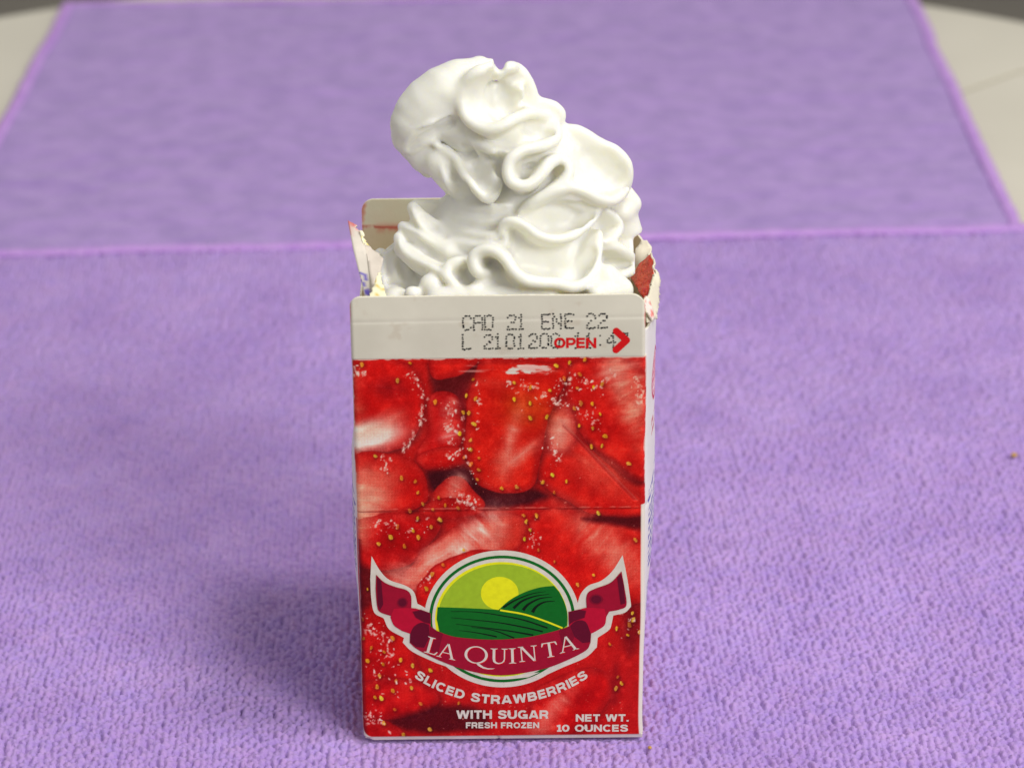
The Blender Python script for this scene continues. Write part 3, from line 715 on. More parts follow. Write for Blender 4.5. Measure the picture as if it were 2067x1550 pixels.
# torn gable pieces: polygons with corners in space, subdivided, crumpled and given thickness
def torn(name, corners, colfn, parent, jag=0.25, th=0.45, N=None, rough_edges=(), sub=26, bend=0.5):
    """corners: (px, py, y mm) points on the piece in order"""
    P = np.array([at_y(a, b, y) for a, b, y in corners])
    out = []
    for i in range(len(P)):
        p, q = P[i], P[(i + 1) % len(P)]
        n = max(2, int(np.linalg.norm(q - p) / 0.35))
        for k in range(n):
            t = k / n; v = p + (q - p) * t
            if i in rough_edges and k > 0: v = v + rng.normal(0, jag, 3) * [1, 0.4, 1]
            out.append(v)
    out = np.array(out); c0 = P.mean(0)
    _, _, vt = np.linalg.svd(P - c0); n = vt[2]
    if N is not None and np.dot(n, N) < 0: n = -n
    e1, e2 = vt[0], vt[1]
    flat = [Vector(((v - c0) @ e1, (v - c0) @ e2, 0)) for v in out]
    h_out = (out - c0) @ n
    bm = bmesh.new()
    vs = [bm.verts.new(v) for v in flat]
    bm.faces.new(vs)
    A = np.array([[v.x, v.y] for v in flat]); lo = A.min(0); hi = A.max(0)
    for ax_ in (0, 1):
        for s in np.arange(lo[ax_] + 0.6, hi[ax_], 0.8):
            co = [0, 0, 0]; co[ax_] = s; no = [0, 0, 0]; no[ax_] = 1
            bmesh.ops.bisect_plane(bm, geom=bm.verts[:] + bm.edges[:] + bm.faces[:], plane_co=co, plane_no=no)
    bmesh.ops.triangulate(bm, faces=[f for f in bm.faces if len(f.verts) > 4])
    bm.normal_update()
    V = np.array([v.co[:] for v in bm.verts])
    # smooth height from the corners (inverse distance) so the sheet passes through them
    Pc = np.stack([(P - c0) @ e1, (P - c0) @ e2], -1); hc = (P - c0) @ n
    D2 = ((V[:, None, :2] - Pc[None]) ** 2).sum(-1) + 0.4
    Wt = 1 / D2 ** 1.5; h = (Wt * hc).sum(1) / Wt.sum(1) + bend * fbm(V[:, 0], V[:, 1], 5, 3, 4)
    S = c0 + V[:, :1] * e1 + V[:, 1:2] * e2 + h[:, None] * n
    Fs = [[v.index for v in f.verts] for f in bm.faces]
    be = [(e.verts[0].index, e.verts[1].index) for e in bm.edges if e.is_boundary]
    k = len(S)
    fs = Fs + [[i + k for i in reversed(f)] for f in Fs] + [[a, b, b + k, a + k] for a, b in be]
    bm.free()
    me = new_mesh(name, cl(np.concatenate([S, S - n * th])), fs, [M_inner, M_edge], [0] * (2 * len(Fs)) + [1] * len(be))
    U, Vv = art_inv(S[:, 0], S[:, 1], S[:, 2])
    c = np.minimum(lin(np.clip(colfn(U, Vv), 0, 255)) * K, 0.9)
    set_col(me, np.concatenate([c, np.broadcast_to(np.array(ink(206, 198, 178)[:3]), c.shape)]))
    bmx = bmesh.new(); bmx.from_mesh(me); bmesh.ops.recalc_face_normals(bmx, faces=bmx.faces[:]); bmx.to_mesh(me); bmx.free()
    return link(name, me, parent)

def left_col(u, v):
    c = np.zeros(u.shape + (3,)); c[:] = (198, 190, 178)
    c += 10 * fbm(u, v, 14, 3, 3)[..., None]
    a = sstep(0.02, 0.16, noise(u * 1.3 - (v - 545) * 0.5, v, 2.6, 6)) * (v > 543) * (v < 596) * (u > 722 + (v - 543) * 0.16) * (u < 734 + (v - 543) * 0.3) * 0.9
    c = c * (1 - a[..., None]) + np.array([84, 70, 168]) * a[..., None]
    e = np.exp(-np.minimum(abs(u - 703 - (v - 445) * 0.05), 99) / 3.0) * (v < 475) + np.exp(-((v - 445 - (u - 703) * 0.75) / 4.0) ** 2) * (u < 728)
    e = np.clip(e, 0, 0.8)
    return c * (1 - e[..., None]) + np.array([190, 84, 84]) * e[..., None]
torn('gable_piece', [(702, 445, 30), (716, 452, 28.5), (727, 466, 27), (734, 488, 25), (742, 515, 21), (752, 560, 14), (757, 606, 7), (738, 606, 9), (727, 560, 15), (712, 500, 23)], left_col, carton, rough_edges=(1, 2), bend=0.2)
torn('gable_piece', [(735, 489, 24.6), (749, 500, 24), (766, 514, 22), (774, 522, 20), (768, 548, 16), (757, 575, 11), (754, 606, 6.5), (742, 520, 20)], lambda u, v: np.zeros(u.shape + (3,)) + np.array([192, 182, 170]) + 10 * fbm(u, v, 12, 3, 9)[..., None], carton, rough_edges=(0, 1), bend=0.2)
torn('torn_fibre', [(726, 464, 26.2), (733, 468, 26.4), (737, 488, 25), (748, 499, 24.4), (754, 508, 23.2), (760, 512, 22), (746, 506, 22.6), (735, 495, 23.8), (729, 480, 25.6)], lambda u, v: np.zeros(u.shape + (3,)) + np.array([222, 216, 190]) + (np.array([0, -16, -90]) * sstep(0.05, 0.25, noise(u, v, 4, 3))[..., None]), carton, jag=0.18, rough_edges=(0, 1, 2, 3, 4, 5, 6), th=0.3, bend=0.2)
torn('torn_fibre', [(742, 606, 5.2), (752, 580, 7.5), (762, 552, 10), (768, 548, 11), (770, 566, 9), (778, 592, 6.5), (784, 606, 5.2)], lambda u, v: np.zeros(u.shape + (3,)) + np.array([226, 216, 184]) + (np.array([-24, -40, -100]) * (sstep(0.1, 0.25, noise(u, v, 4.5, 3)) * (u > 755))[..., None]), carton, jag=0.15, rough_edges=(0, 1, 2, 3, 4), th=0.4, bend=0.25)

def rim_col(u, v):
    c = np.zeros(u.shape + (3,)); c[:] = (222, 206, 198)
    n = fbm(u, v, 9, 4, 3)
    a = np.clip(sstep(-0.25, 0.3, n + 0.25) * (1 - sstep(585, 625, v)), 0, 0.9)
    c = c * (1 - a[..., None]) + np.array([214, 104, 96]) * a[..., None]
    return c
torn('gable_piece', [(1278, 552, 52), (1284, 506, 54), (1296, 487, 55), (1308, 487, 55), (1317, 500, 54), (1316, 530, 50), (1306, 560, 46), (1290, 575, 46)], lambda u, v: np.zeros(u.shape + (3,)) + np.array([226, 222, 214]), carton, bend=0.3)
torn('stained_gable_piece', [(1272, 560, 47), (1292, 530, 48), (1312, 512, 47), (1319, 530, 42), (1320, 565, 34), (1312, 590, 27), (1302, 612, 20), (1288, 588, 30)], lambda u, v: np.zeros(u.shape + (3,)) + np.array([178, 44, 26]) + 60 * fbm(u, v, 7, 4, 3)[..., None], carton, bend=0.7).data.materials[0] = M_juice
torn('torn_rim', [(1310, 513, 45), (1314, 511, 45), (1320, 530, 40), (1328, 560, 33), (1329, 575, 30), (1326, 606, 20), (1322, 640, 10), (1312, 652, 4), (1304, 652, 2), (1304, 618, 4), (1309, 590, 16), (1316, 565, 30), (1316, 540, 38)], rim_col, carton, jag=0.22, rough_edges=(2, 3, 4, 5, 6, 10, 11), th=0.5, bend=0.4)
torn('torn_fibre', [(1302, 604, 3.0), (1306, 598, 6.0), (1312, 604, 6.0), (1317, 618, 5), (1322, 640, 5), (1319, 648, 3), (1309, 632, 1.4), (1304, 622, 1.2)], lambda u, v: np.zeros(u.shape + (3,)) + np.array([226, 206, 198]) + (np.array([-10, -90, -90]) * sstep(0.1, 0.3, noise(u, v, 5, 8))[..., None]), carton, jag=0.2, rough_edges=(0, 1, 2, 3, 4, 5, 6), th=0.4, bend=0.3)

# ------------------------------------------------------------------ flat print on the front: emblem and lettering
def surf(px, py, lift):
    """artwork point -> point on the front board, lifted by the ink film"""
    p = art(px, py, 0.0)
    y = float(band_y(np.array(p[0]), np.array(p[2]))) if p[2] > Z_BAND else float(front_y(p[0], p[2]))
    return (p[0], y - lift, p[2])
class Print:
    def __init__(s): s.V = []; s.F = []; s.M = []; s.mats = []
    def mi(s, m):
        if m not in s.mats: s.mats.append(m)
        return s.mats.index(m)
    def poly(s, pts, m, lift):
        """pts in artwork pixels; cut into narrow slabs so it follows the board"""
        bm = bmesh.new()
        P = [tuple(p) for p in pts]
        f = tessellate_polygon([[Vector((x, y, 0)) for x, y in P]])
        o = len(s.V)
        bv = [bm.verts.new((x, y, 0)) for x, y in P]
        for t in f:
            try: bm.faces.new([bv[i] for i in t])
            except ValueError: pass
        A = np.array(P); lo, hi = A.min(0), A.max(0)
        for ax_ in (0, 1):
            for c in np.arange(math.floor(lo[ax_] / 40) * 40 + 40, hi[ax_], 40.0):
                co = [0, 0, 0]; co[ax_] = c; no = [0, 0, 0]; no[ax_] = 1
                bmesh.ops.bisect_plane(bm, geom=bm.verts[:] + bm.edges[:] + bm.faces[:], plane_co=co, plane_no=no)
        bm.verts.index_update()
        s.V += [surf(v.co.x, v.co.y, lift) for v in bm.verts]
        k = s.mi(m)
        for fc in bm.faces: s.F.append([o + v.index for v in fc.verts]); s.M.append(k)
        bm.free()
    def stroke(s, pts, wd, m, lift, taper=None):
        P = np.array(pts, float); n = len(P)
        T = np.gradient(P, axis=0); T /= np.linalg.norm(T, axis=1)[:, None] + 1e-9
        Nn = np.stack([-T[:, 1], T[:, 0]], -1)
        ww = np.full(n, wd / 2.0) if taper is None else wd / 2.0 * np.asarray(taper)
        L = P + Nn * ww[:, None]; R_ = P - Nn * ww[:, None]
        s.poly(list(map(tuple, L)) + list(map(tuple, R_[::-1])), m, lift)
    def build(s, name, parent):
        me = new_mesh(name, cl(np.array(s.V)), s.F, s.mats, s.M, smooth=False)
        bmx = bmesh.new(); bmx.from_mesh(me)
        bmesh.ops.remove_doubles(bmx, verts=bmx.verts[:], dist=1e-7)
        for f in bmx.faces:
            f.normal_update()
            if f.normal.y > 0: f.normal_flip()
        bmx.to_mesh(me); bmx.free()
        return link(name, me, parent)
def A3(pts): return [(690 + x / 3.1318, 1040 + y / 3.1318) for x, y in pts]
def A2(pts): return [(690 + x / 3.1318, 580 + y / 3.1318) for x, y in pts]
def spline(pts, n=10):
    P = np.array(pts, float); P = np.concatenate([[2 * P[0] - P[1]], P, [2 * P[-1] - P[-2]]]); out = []
    for i in range(1, len(P) - 2):
        for t in np.linspace(0, 1, n, endpoint=False):
            a, b, c, d = P[i - 1], P[i], P[i + 1], P[i + 2]
            out.append(0.5 * (2 * b + (c - a) * t + (2 * a - 5 * b + 4 * c - d) * t * t + (3 * b - a - 3 * c + d) * t ** 3))
    out.append(P[-2]); return [tuple(p) for p in out]
def ell(cx, cy, rx, ry, a0=0, a1=360, n=90): return [(cx + rx * math.cos(math.radians(a)), cy + ry * math.sin(math.radians(a))) for a in np.linspace(a0, a1, n, endpoint=(a1 - a0) < 360)]

E = Print(); EC = (1013, 650)
ribbon_w = ([(188, 256)] + spline([(188, 256), (240, 345), (300, 405), (400, 440), (455, 480), (478, 555)], 5)[1:] + [(500, 565)] +
            [(560, 600), (800, 640), (1200, 640), (1470, 590)] +
            spline([(1490, 552), (1512, 490), (1560, 440), (1640, 410), (1710, 350), (1775, 250)], 5) +
            spline([(1775, 250), (1805, 400), (1828, 560)], 4)[1:] + spline([(1828, 575), (1790, 612), (1716, 630)], 4) + spline([(1706, 680), (1690, 720), (1617, 770)], 4) +
            spline([(1612, 830), (1540, 895), (1400, 955), (1280, 1010)], 5) + spline([(1150, 1058), (1010, 1076), (880, 1050), (760, 985)], 6) + spline([(600, 930), (450, 860), (385, 800)], 5) + [(393, 772)] +
            spline([(393, 770), (300, 718), (266, 650)], 4) + spline([(262, 646), (205, 612), (186, 520), (180, 400)], 5))
E.poly(A3(ribbon_w), I_white, 0.030)
E.poly(A3(ell(*EC, 492, 432)), I_white, 0.045)
E.poly(A3(ell(*EC, 462, 400)), I_green, 0.060)
E.poly(A3(ell(*EC, 442, 382)), I_white, 0.075)
E.poly(A3(ell(EC[0] - 4, EC[1] + 2, 420, 362)), I_yel, 0.090)
E.poly(A3(ell(EC[0] + 4, EC[1] + 6, 412, 352)), I_lime, 0.105)
E.poly(A3(ell(998, 487, 119, 104)), I_yel, 0.120)
E.poly(A3(spline([(985, 596), (1060, 530), (1150, 482), (1250, 450), (1342, 440)], 6) + spline([(1375, 478), (1405, 540), (1424, 610), (1424, 690)], 5) + [(1390, 715), (1200, 690)]), I_green, 0.135)
E.poly(A3(spline([(606, 574), (800, 580), (1000, 592), (1150, 618), (1280, 660), (1395, 706)], 6) + spline([(1300, 745), (1150, 790), (950, 800), (760, 785), (620, 735)], 5) + [(600, 650)]), I_green, 0.150)
E.stroke(A3(spline([(1000, 592), (1150, 618), (1280, 660), (1395, 706)], 6)), 3.4, I_yel, 0.162)
for pts, wd in [([(690, 600), (850, 604), (1000, 625), (1150, 655), (1300, 705)], 3.2), ([(690, 640), (850, 655), (1000, 672), (1150, 700), (1270, 728)], 3.4), ([(720, 680), (880, 700), (1050, 722), (1210, 750)], 3.4), ([(740, 720), (860, 736), (980, 760)], 3.0), ([(820, 700), (960, 720), (1090, 768)], 3.0),
                ([(1020, 575), (1100, 528), (1200, 490), (1290, 475)], 3.6), ([(1085, 580), (1140, 535), (1220, 505), (1310, 492)], 5.0), ([(1145, 592), (1180, 555), (1250, 520), (1330, 510)], 5.5), ([(1205, 605), (1230, 570), (1280, 542), (1345, 536)], 6.0)]:
    sp_ = spline(pts, 7); tp = np.linspace(0.25, 1, len(sp_)) if wd < 3.5 else np.linspace(1.15, 0.15, len(sp_))
    E.stroke(A3(sp_), wd, I_black, 0.164, tp)
# ribbon colours
left_wing = spline([(217, 372), (270, 420), (340, 448), (410, 468), (438, 505), (440, 575)], 5) + [(440, 640), (330, 660)] + spline([(312, 632), (240, 606), (222, 560), (214, 460)], 5)
right_wing = spline([(1768, 350), (1700, 420), (1610, 455), (1560, 480), (1545, 520), (1548, 580)], 5) + [(1560, 640), (1670, 640)] + spline([(1690, 604), (1760, 590), (1800, 560), (1785, 440)], 5)
E.poly(A3(left_wing), I_burg, 0.170); E.poly(A3(right_wing), I_burg, 0.170)
E.poly(A3(spline([(330, 585), (440, 580), (500, 592), (556, 612)], 5) + [(562, 700), (470, 780), (430, 742)] + spline([(380, 725), (330, 690), (308, 640)], 5)), I_crim, 0.182)
E.poly(A3(spline([(1436, 604), (1500, 590), (1550, 578), (1660, 585)], 5) + spline([(1672, 640), (1660, 690), (1610, 725), (1576, 742)], 5) + [(1520, 780), (1436, 700)]), I_crim, 0.182)
main = (spline([(432, 742), (460, 690), (520, 670), (556, 690)], 4) + spline([(600, 722), (680, 752), (760, 766), (950, 778), (1150, 766), (1300, 736), (1400, 708), (1440, 692)], 5)[0:] +
        spline([(1470, 660), (1530, 660), (1576, 742)], 4) + spline([(1572, 800), (1540, 850), (1400, 920), (1250, 970), (1010, 1004), (800, 975), (620, 912), (480, 842), (430, 800)], 5))
E.poly(A3(main), I_burg, 0.194)
E.poly(A3(spline([(432, 744), (455, 700), (500, 672), (550, 684)], 4) + [(556, 760), (520, 830), (470, 826), (432, 796)]), I_plum, 0.204)
E.poly(A3(spline([(1442, 694), (1480, 662), (1540, 666), (1574, 742)], 4) + [(1570, 796), (1520, 800), (1470, 760)]), I_plum, 0.204)
E.poly(A3([(452, 606), (500, 594), (556, 614), (558, 676), (520, 668), (470, 640)]), I_plum, 0.204); E.poly(A3([(1438, 606), (1500, 592), (1540, 600), (1530, 640), (1470, 660), (1440, 680)]), I_plum, 0.204)
I_mid = flat_ink('deep_burgundy_ink', 122, 12, 38)
def grown(p, f):
    p = np.array(p); c = p.mean(0); return [tuple(c + (q - c) * f) for q in p]
for p_ in ([(452, 606), (500, 594), (556, 614), (558, 676), (520, 668), (470, 640)], [(1438, 606), (1500, 592), (1540, 600), (1530, 640), (1470, 660), (1440, 680)], ell(383, 546, 26, 24, n=24), ell(1608, 526, 32, 24, n=24)):
    E.poly(A3(grown(p_, 1.35 if len(p_) > 10 else 1.12)), I_mid, 0.2)
E.poly(A3([(556, 690), (600, 724), (640, 742), (610, 860), (560, 850), (556, 760)]), I_mid, 0.2); E.poly(A3([(1440, 694), (1400, 710), (1370, 720), (1400, 840), (1440, 830), (1470, 760)]), I_mid, 0.2)
E.poly(A3(ell(383, 546, 26, 24, n=24)), I_plum, 0.204); E.poly(A3(ell(1608, 526, 32, 24, n=24)), I_plum, 0.204)
E.poly(A3([(222, 385), (250, 412), (262, 560), (240, 596), (226, 560)]), I_plum, 0.2); E.poly(A3([(1764, 365), (1740, 392), (1762, 560), (1792, 552), (1782, 440)]), I_plum, 0.2)
# white crescent and green ring below the ribbon
E.poly(A3(spline([(830, 990), (1010, 1012), (1250, 985)], 8) + spline([(1180, 1016), (1010, 1030), (880, 1014)], 6)), I_white, 0.206)
E.build('emblem', front)

# heavy sans capitals drawn as thick strokes: advance width and centre lines
TK = 0.235; lo_, hi_ = TK / 2, 1 - TK / 2
def arcp(cx, cy, rx, ry, a0, a1, n=16): return [(cx + rx * math.cos(math.radians(a)), cy + ry * math.sin(math.radians(a))) for a in np.linspace(a0, a1, n)]
SG = {
 'L': (0.70, [[(0.1, 1), (0.1, 0)], [(0.1, lo_), (0.68, lo_)]]), 'I': (0.20, [[(0.1, 1), (0.1, 0)]]),
 'E': (0.74, [[(0.1, 1), (0.1, 0)], [(0.1, lo_), (0.72, lo_)], [(0.1, 0.51), (0.68, 0.51)], [(0.1, hi_), (0.71, hi_)]]),
 'F': (0.70, [[(0.1, 1), (0.1, 0)], [(0.1, 0.49), (0.62, 0.49)], [(0.1, hi_), (0.70, hi_)]]),
 'T': (0.76, [[(0.38, 1), (0.38, 0)], [(0, hi_), (0.76, hi_)]]), 'H': (0.84, [[(0.1, 1), (0.1, 0)], [(0.74, 1), (0.74, 0)], [(0.1, 0.52), (0.74, 0.52)]]),
 'N': (0.86, [[(0.1, 1), (0.1, 0)], [(0.76, 1), (0.76, 0)], [(0.1, 0.97), (0.76, 0.03)]]), 'Z': (0.78, [[(0.02, hi_), (0.76, hi_)], [(0.0, lo_), (0.78, lo_)], [(0.66, 0.86), (0.12, 0.14)]]),
 'A': (0.92, [[(0.09, 0), (0.42, 1)], [(0.83, 0), (0.50, 1)], [(0.2, 0.28), (0.72, 0.28)]]),
 'W': (1.26, [[(0.09, 1), (0.34, 0)], [(0.34, 0.0), (0.61, 1)], [(0.65, 1), (0.92, 0)], [(0.92, 0), (1.17, 1)]]),
 'O': (0.96, [arcp(0.48, 0.5, 0.375, 0.405, 85, 275), arcp(0.48, 0.5, 0.375, 0.405, -95, 95)]), '0': (0.80, [arcp(0.4, 0.5, 0.295, 0.405, 85, 275), arcp(0.4, 0.5, 0.295, 0.405, -95, 95)]),
 'C': (0.88, [arcp(0.47, 0.5, 0.37, 0.405, 42, 318, 28)]), 'G': (0.94, [arcp(0.47, 0.5, 0.37, 0.405, 44, 335, 28), [(0.48, 0.43), (0.92, 0.43)], [(0.83, 0.5), (0.83, 0.0)]]),
 'U': (0.86, [[(0.1, 1), (0.1, 0.4)] + arcp(0.43, 0.4, 0.33, 0.305, 180, 360, 20) + [(0.76, 0.4), (0.76, 1)]]),
 'D': (0.88, [[(0.1, 1), (0.1, 0)], [(0.1, hi_), (0.36, hi_)] + arcp(0.38, 0.5, 0.40, 0.4, 88, -88, 20) + [(0.36, lo_), (0.1, lo_)]]),
 'P': (0.80, [[(0.1, 1), (0.1, 0)], [(0.1, hi_), (0.44, hi_)] + arcp(0.46, 0.645, 0.24, 0.255, 88, -88, 14) + [(0.44, 0.39), (0.1, 0.39)]]),
 'R': (0.86, [[(0.1, 1), (0.1, 0)], [(0.1, hi_), (0.48, hi_)] + arcp(0.50, 0.67, 0.23, 0.23, 88, -88, 14) + [(0.48, 0.44), (0.1, 0.44)], [(0.48, 0.42), (0.66, 0.30), (0.70, 0.12), (0.75, 0.0)]]),
 'B': (0.85, [[(0.1, 1), (0.1, 0)], [(0.1, hi_), (0.46, hi_)] + arcp(0.48, 0.71, 0.21, 0.19, 88, -88, 12) + [(0.46, 0.52), (0.1, 0.52)], [(0.46, 0.52)] + arcp(0.50, 0.31, 0.24, 0.21, 88, -88, 12) + [(0.48, lo_), (0.1, lo_)]]),
 'S': (0.84, [spline([(0.74, 0.70), (0.66, 0.84), (0.43, 0.905), (0.20, 0.85), (0.13, 0.72), (0.22, 0.59), (0.44, 0.52), (0.64, 0.45), (0.735, 0.31), (0.66, 0.16), (0.42, 0.095), (0.18, 0.15), (0.09, 0.31)], 4)]),
 '1': (0.46, [[(0.30, 1), (0.30, 0)], [(0.02, 0.78), (0.30, 0.86)], [(0.04, lo_ * 0.8), (0.56, lo_ * 0.8)]]), '.': (0.20, [[(0.1, 0.2), (0.1, 0.0)]]), ' ': (0.36, []),
}
def offset_poly(P, w):
    P = np.array(P, float); d = np.diff(P, axis=0); d /= np.linalg.norm(d, axis=1)[:, None] + 1e-9
    nrm = np.stack([-d[:, 1], d[:, 0]], -1); out = []
    for i in range(len(P)):
        if i == 0: m = nrm[0]
        elif i == len(P) - 1: m = nrm[-1]
        else:
            m = nrm[i - 1] + nrm[i]; m = m / (np.linalg.norm(m) + 1e-9); m = m / max(0.6, m @ nrm[i])
        out.append(m * w / 2)
    out = np.array(out)
    return list(map(tuple, P + out)) + list(map(tuple, (P - out)[::-1]))
def put_text(pr, text, box, m, lift, space=0.13, warp=None, tk=TK):
    """sets a word into box (x0, y0, x1, y1) in artwork pixels; warp bends it"""
    x = 0; polys = []
    for ch in text:
        wd, st = SG[ch]
        for p in st: polys.append([(x + a, b) for a, b in offset_poly(p, tk)])
        x += wd + space
    x -= space
    for i, p in enumerate(polys):
        q = []
        for a, b in p:
            X_ = box[0] + a / x * (box[2] - box[0]); Y_ = box[3] - np.clip(b, 0, 1) * (box[3] - box[1])
            if warp: X_, Y_ = warp(X_, Y_)
            q.append((float(X_), float(Y_)))
        pr.poly(q, m, lift + 0.0015 * (i % 4))

L = Print()
def b3(x0, y0, x1, y1): (a, b), (c, d) = A3([(x0, y0), (x1, y1)]); return (a, b, c, d)
# arc of "SLICED STRAWBERRIES": letters stand along a circle
def arc_warp(cx, cy, r, base_y):
    def f(X, Y):
        a = (X - cx) / r; rr = r + (Y - base_y)
        return cx + rr * np.sin(a), cy + rr * np.cos(a)
    return f
R1 = 985 / 3.1318; cx1, cyb = A3([(1008, 1188)])[0]
half = 585 / 3.1318
put_text(L, 'SLICED STRAWBERRIES', (cx1 - half, cyb - 56 / 3.1318, cx1 + half, cyb), I_white, 0.06, 0.15, arc_warp(cx1, cyb - R1, R1, cyb))
put_text(L, 'WITH SUGAR', b3(725, 1228, 1306, 1282), I_white, 0.06)
put_text(L, 'FRESH FROZEN', b3(785, 1304, 1247, 1342), I_white, 0.06)
put_text(L, 'NET WT.', b3(1480, 1254, 1812, 1300), I_white, 0.06)
put_text(L, '10 OUNCES', b3(1358, 1320, 1808, 1364), I_white, 0.06)
# roman capitals drawn as outlines: (0..1 high, own width)
T_ = 0.045; S_ = 0.13
def bar(x0, x1, y0, y1): return [(x0, y0), (x1, y0), (x1, y1), (x0, y1)]
def serif(x, w, y, up): 
    s = 1 if up else -1
    return [(x - w, y), (x + w, y), (x + w, y + s * 0.02), (x + w * 0.45, y + s * 0.06), (x - w * 0.45, y + s * 0.06), (x - w, y + s * 0.02)]
def quad(a, b, w0, w1=None):
    w1 = w0 if w1 is None else w1
    return [(a[0] - w0 / 2, a[1]), (a[0] + w0 / 2, a[1]), (b[0] + w1 / 2, b[1]), (b[0] - w1 / 2, b[1])]
GL = {
 'L': (0.58, [bar(0.13, 0.25, 0, 1), serif(0.19, 0.17, 1, False), serif(0.17, 0.15, 0, True), bar(0.19, 0.52, 0, 0.055), [(0.52, 0), (0.60, 0.22), (0.56, 0.22), (0.46, 0.05)]]),
 'A': (0.86, [quad((0.10, 0), (0.42, 1.02), 0.055, 0.06), quad((0.76, 0), (0.43, 1.02), 0.13, 0.10), bar(0.22, 0.62, 0.34, 0.39), serif(0.10, 0.13, 0, True), serif(0.76, 0.16, 0, True)]),
 'U': (0.86, [bar(0.14, 0.26, 0.3, 1), bar(0.66, 0.715, 0.3, 1), serif(0.20, 0.17, 1, False), serif(0.69, 0.15, 1, False),
              [(0.14, 0.31), (0.17, 0.13), (0.27, 0.02), (0.42, -0.02), (0.57, 0.03), (0.68, 0.14), (0.715, 0.31), (0.66, 0.31), (0.625, 0.17), (0.55, 0.085), (0.44, 0.05), (0.34, 0.08), (0.28, 0.17), (0.26, 0.31)]]),
 'I': (0.40, [bar(0.14, 0.26, 0, 1), serif(0.20, 0.17, 1, False), serif(0.20, 0.17, 0, True)]),
 'N': (0.92, [bar(0.14, 0.19, 0, 1), bar(0.74, 0.79, 0, 1), quad((0.75, -0.02), (0.17, 1.0), 0.12, 0.14), serif(0.165, 0.14, 0, True), serif(0.765, 0.15, 1, False), serif(0.15, 0.13, 1, False)]),
 'T': (0.76, [bar(0.32, 0.44, 0, 1), serif(0.38, 0.17, 0, True), bar(0.04, 0.72, 0.945, 1), [(0.04, 1.0), (0.0, 0.76), (0.045, 0.76), (0.12, 0.95)], [(0.72, 1.0), (0.76, 0.76), (0.715, 0.76), (0.64, 0.95)]]),
}
def qring():
    o = ell(0.5, 0.5, 0.50, 0.525, n=40); i = ell(0.5, 0.5, 0.385, 0.465, n=40)
    return [[o[k], o[(k + 1) % 40], i[(k + 1) % 40], i[k]] for k in range(40)]
GL['Q'] = (1.05, qring() + [[(0.50, 0.03), (0.62, -0.14), (0.82, -0.27), (1.05, -0.31), (1.25, -0.27), (1.36, -0.2), (1.24, -0.23), (1.05, -0.24), (0.86, -0.18), (0.72, -0.06), (0.62, 0.03)]])
N_ = Print()
# each capital: (letter, foot centre x, foot y, height, tilt in degrees)
for ch, fx, fy, h, rot in [('L', 556, 868, 104, 16), ('A', 655, 896, 92, 12.5), ('Q', 848, 926, 104, 5.5), ('U', 992, 930, 96, 1), ('I', 1080, 928, 96, -2), ('N', 1180, 914, 96, -5.5), ('T', 1322, 888, 94, -9.5), ('A', 1437, 852, 94, -14)]:
    wd, polys = GL[ch]; ca, sa = math.cos(math.radians(rot)), math.sin(math.radians(rot))
    for p in polys:
        q = []
        for x, y in p:
            X_, Y_ = (x - wd / 2) * h * 1.42, -y * h
            q.append((fx + X_ * ca - Y_ * sa, fy + X_ * sa + Y_ * ca))
        N_.poly(A3(q), I_white, 0.224); N_.poly(A3([(x + 4, y + 5) for x, y in q]), I_red, 0.214)
N_.build('lettering', front)
L.build('lettering', front)

O = Print()
put_text(O, 'OPEN', (*A2([(1342, 318)])[0], *A2([(1608, 384)])[0]), I_red, 0.06, 0.07, None, 0.23)
def cap(c, r, a0, a1, n=10): return [(c[0] + r * math.cos(a0 + (a1 - a0) * k / n), c[1] + r * math.sin(a0 + (a1 - a0) * k / n)) for k in range(n + 1)]
def thick_line(pr, a, b, wd, m, lift):
    t = math.atan2(b[1] - a[1], b[0] - a[0])
    pr.poly(cap(a, wd / 2, t + math.pi / 2, t + 1.5 * math.pi) + cap(b, wd / 2, t - math.pi / 2, t + math.pi / 2), m, lift)
(c0, c1, c2) = A2([(1735, 276), (1800, 334), (1733, 394)])
thick_line(O, c0, c1, 14, I_red, 0.06); thick_line(O, c1, c2, 14, I_red, 0.064)
O.build('lettering', band)

# inkjet date code, dot by dot
F57 = {'C': '01110 10001 10000 10000 10000 10001 01110', 'A': '01110 10001 10001 11111 10001 10001 10001', 'D': '11110 10001 10001 10001 10001 10001 11110', '2': '01110 10001 00001 00110 01000 10000 11111', '1': '00100 01100 00100 00100 00100 00100 01110',
       'E': '11111 10000 10000 11110 10000 10000 11111', 'N': '10001 11001 10101 10101 10011 10001 10001', 'L': '10000 10000 10000 10000 10000 10000 11111', '0': '01110 10001 10001 10001 10001 10001 01110', ':': '00000 00100 00000 00000 00000 00100 00000',
       '4': '00010 00110 01010 10010 11111 00010 00010', '7': '11111 00001 00010 00100 00100 01000 01000'}
J = Print()
def dots(chars, y0, slope, h):
    for ch, x in chars:
        for r, row in enumerate(F57[ch].split()):
            for c, b in enumerate(row):
                if b == '1' and rng.random() > 0.025:
                    px = x + c * 4.0 + rng.normal(0, 0.5); py = y0 + slope * (px - 935) + r * h / 6.0 + rng.normal(0, 0.45) + (1.4 if c % 2 else 0) * 0.5
                    rr = 1.6 + 0.45 * rng.random()
                    p = ell(px, py, rr * 1.25, rr, n=7)
                    o = len(J.V); J.V += [surf(a, b_, 0.05) for a, b_ in p]; J.F.append(list(range(o, o + 7))); J.M.append(J.mi(I_dot))
dots([('C', 935), ('A', 957), ('D', 979), ('2', 1025), ('1', 1044), ('E', 1094), ('N', 1116), ('E', 1141), ('2', 1185), ('2', 1209)], 638, -0.018, 28)
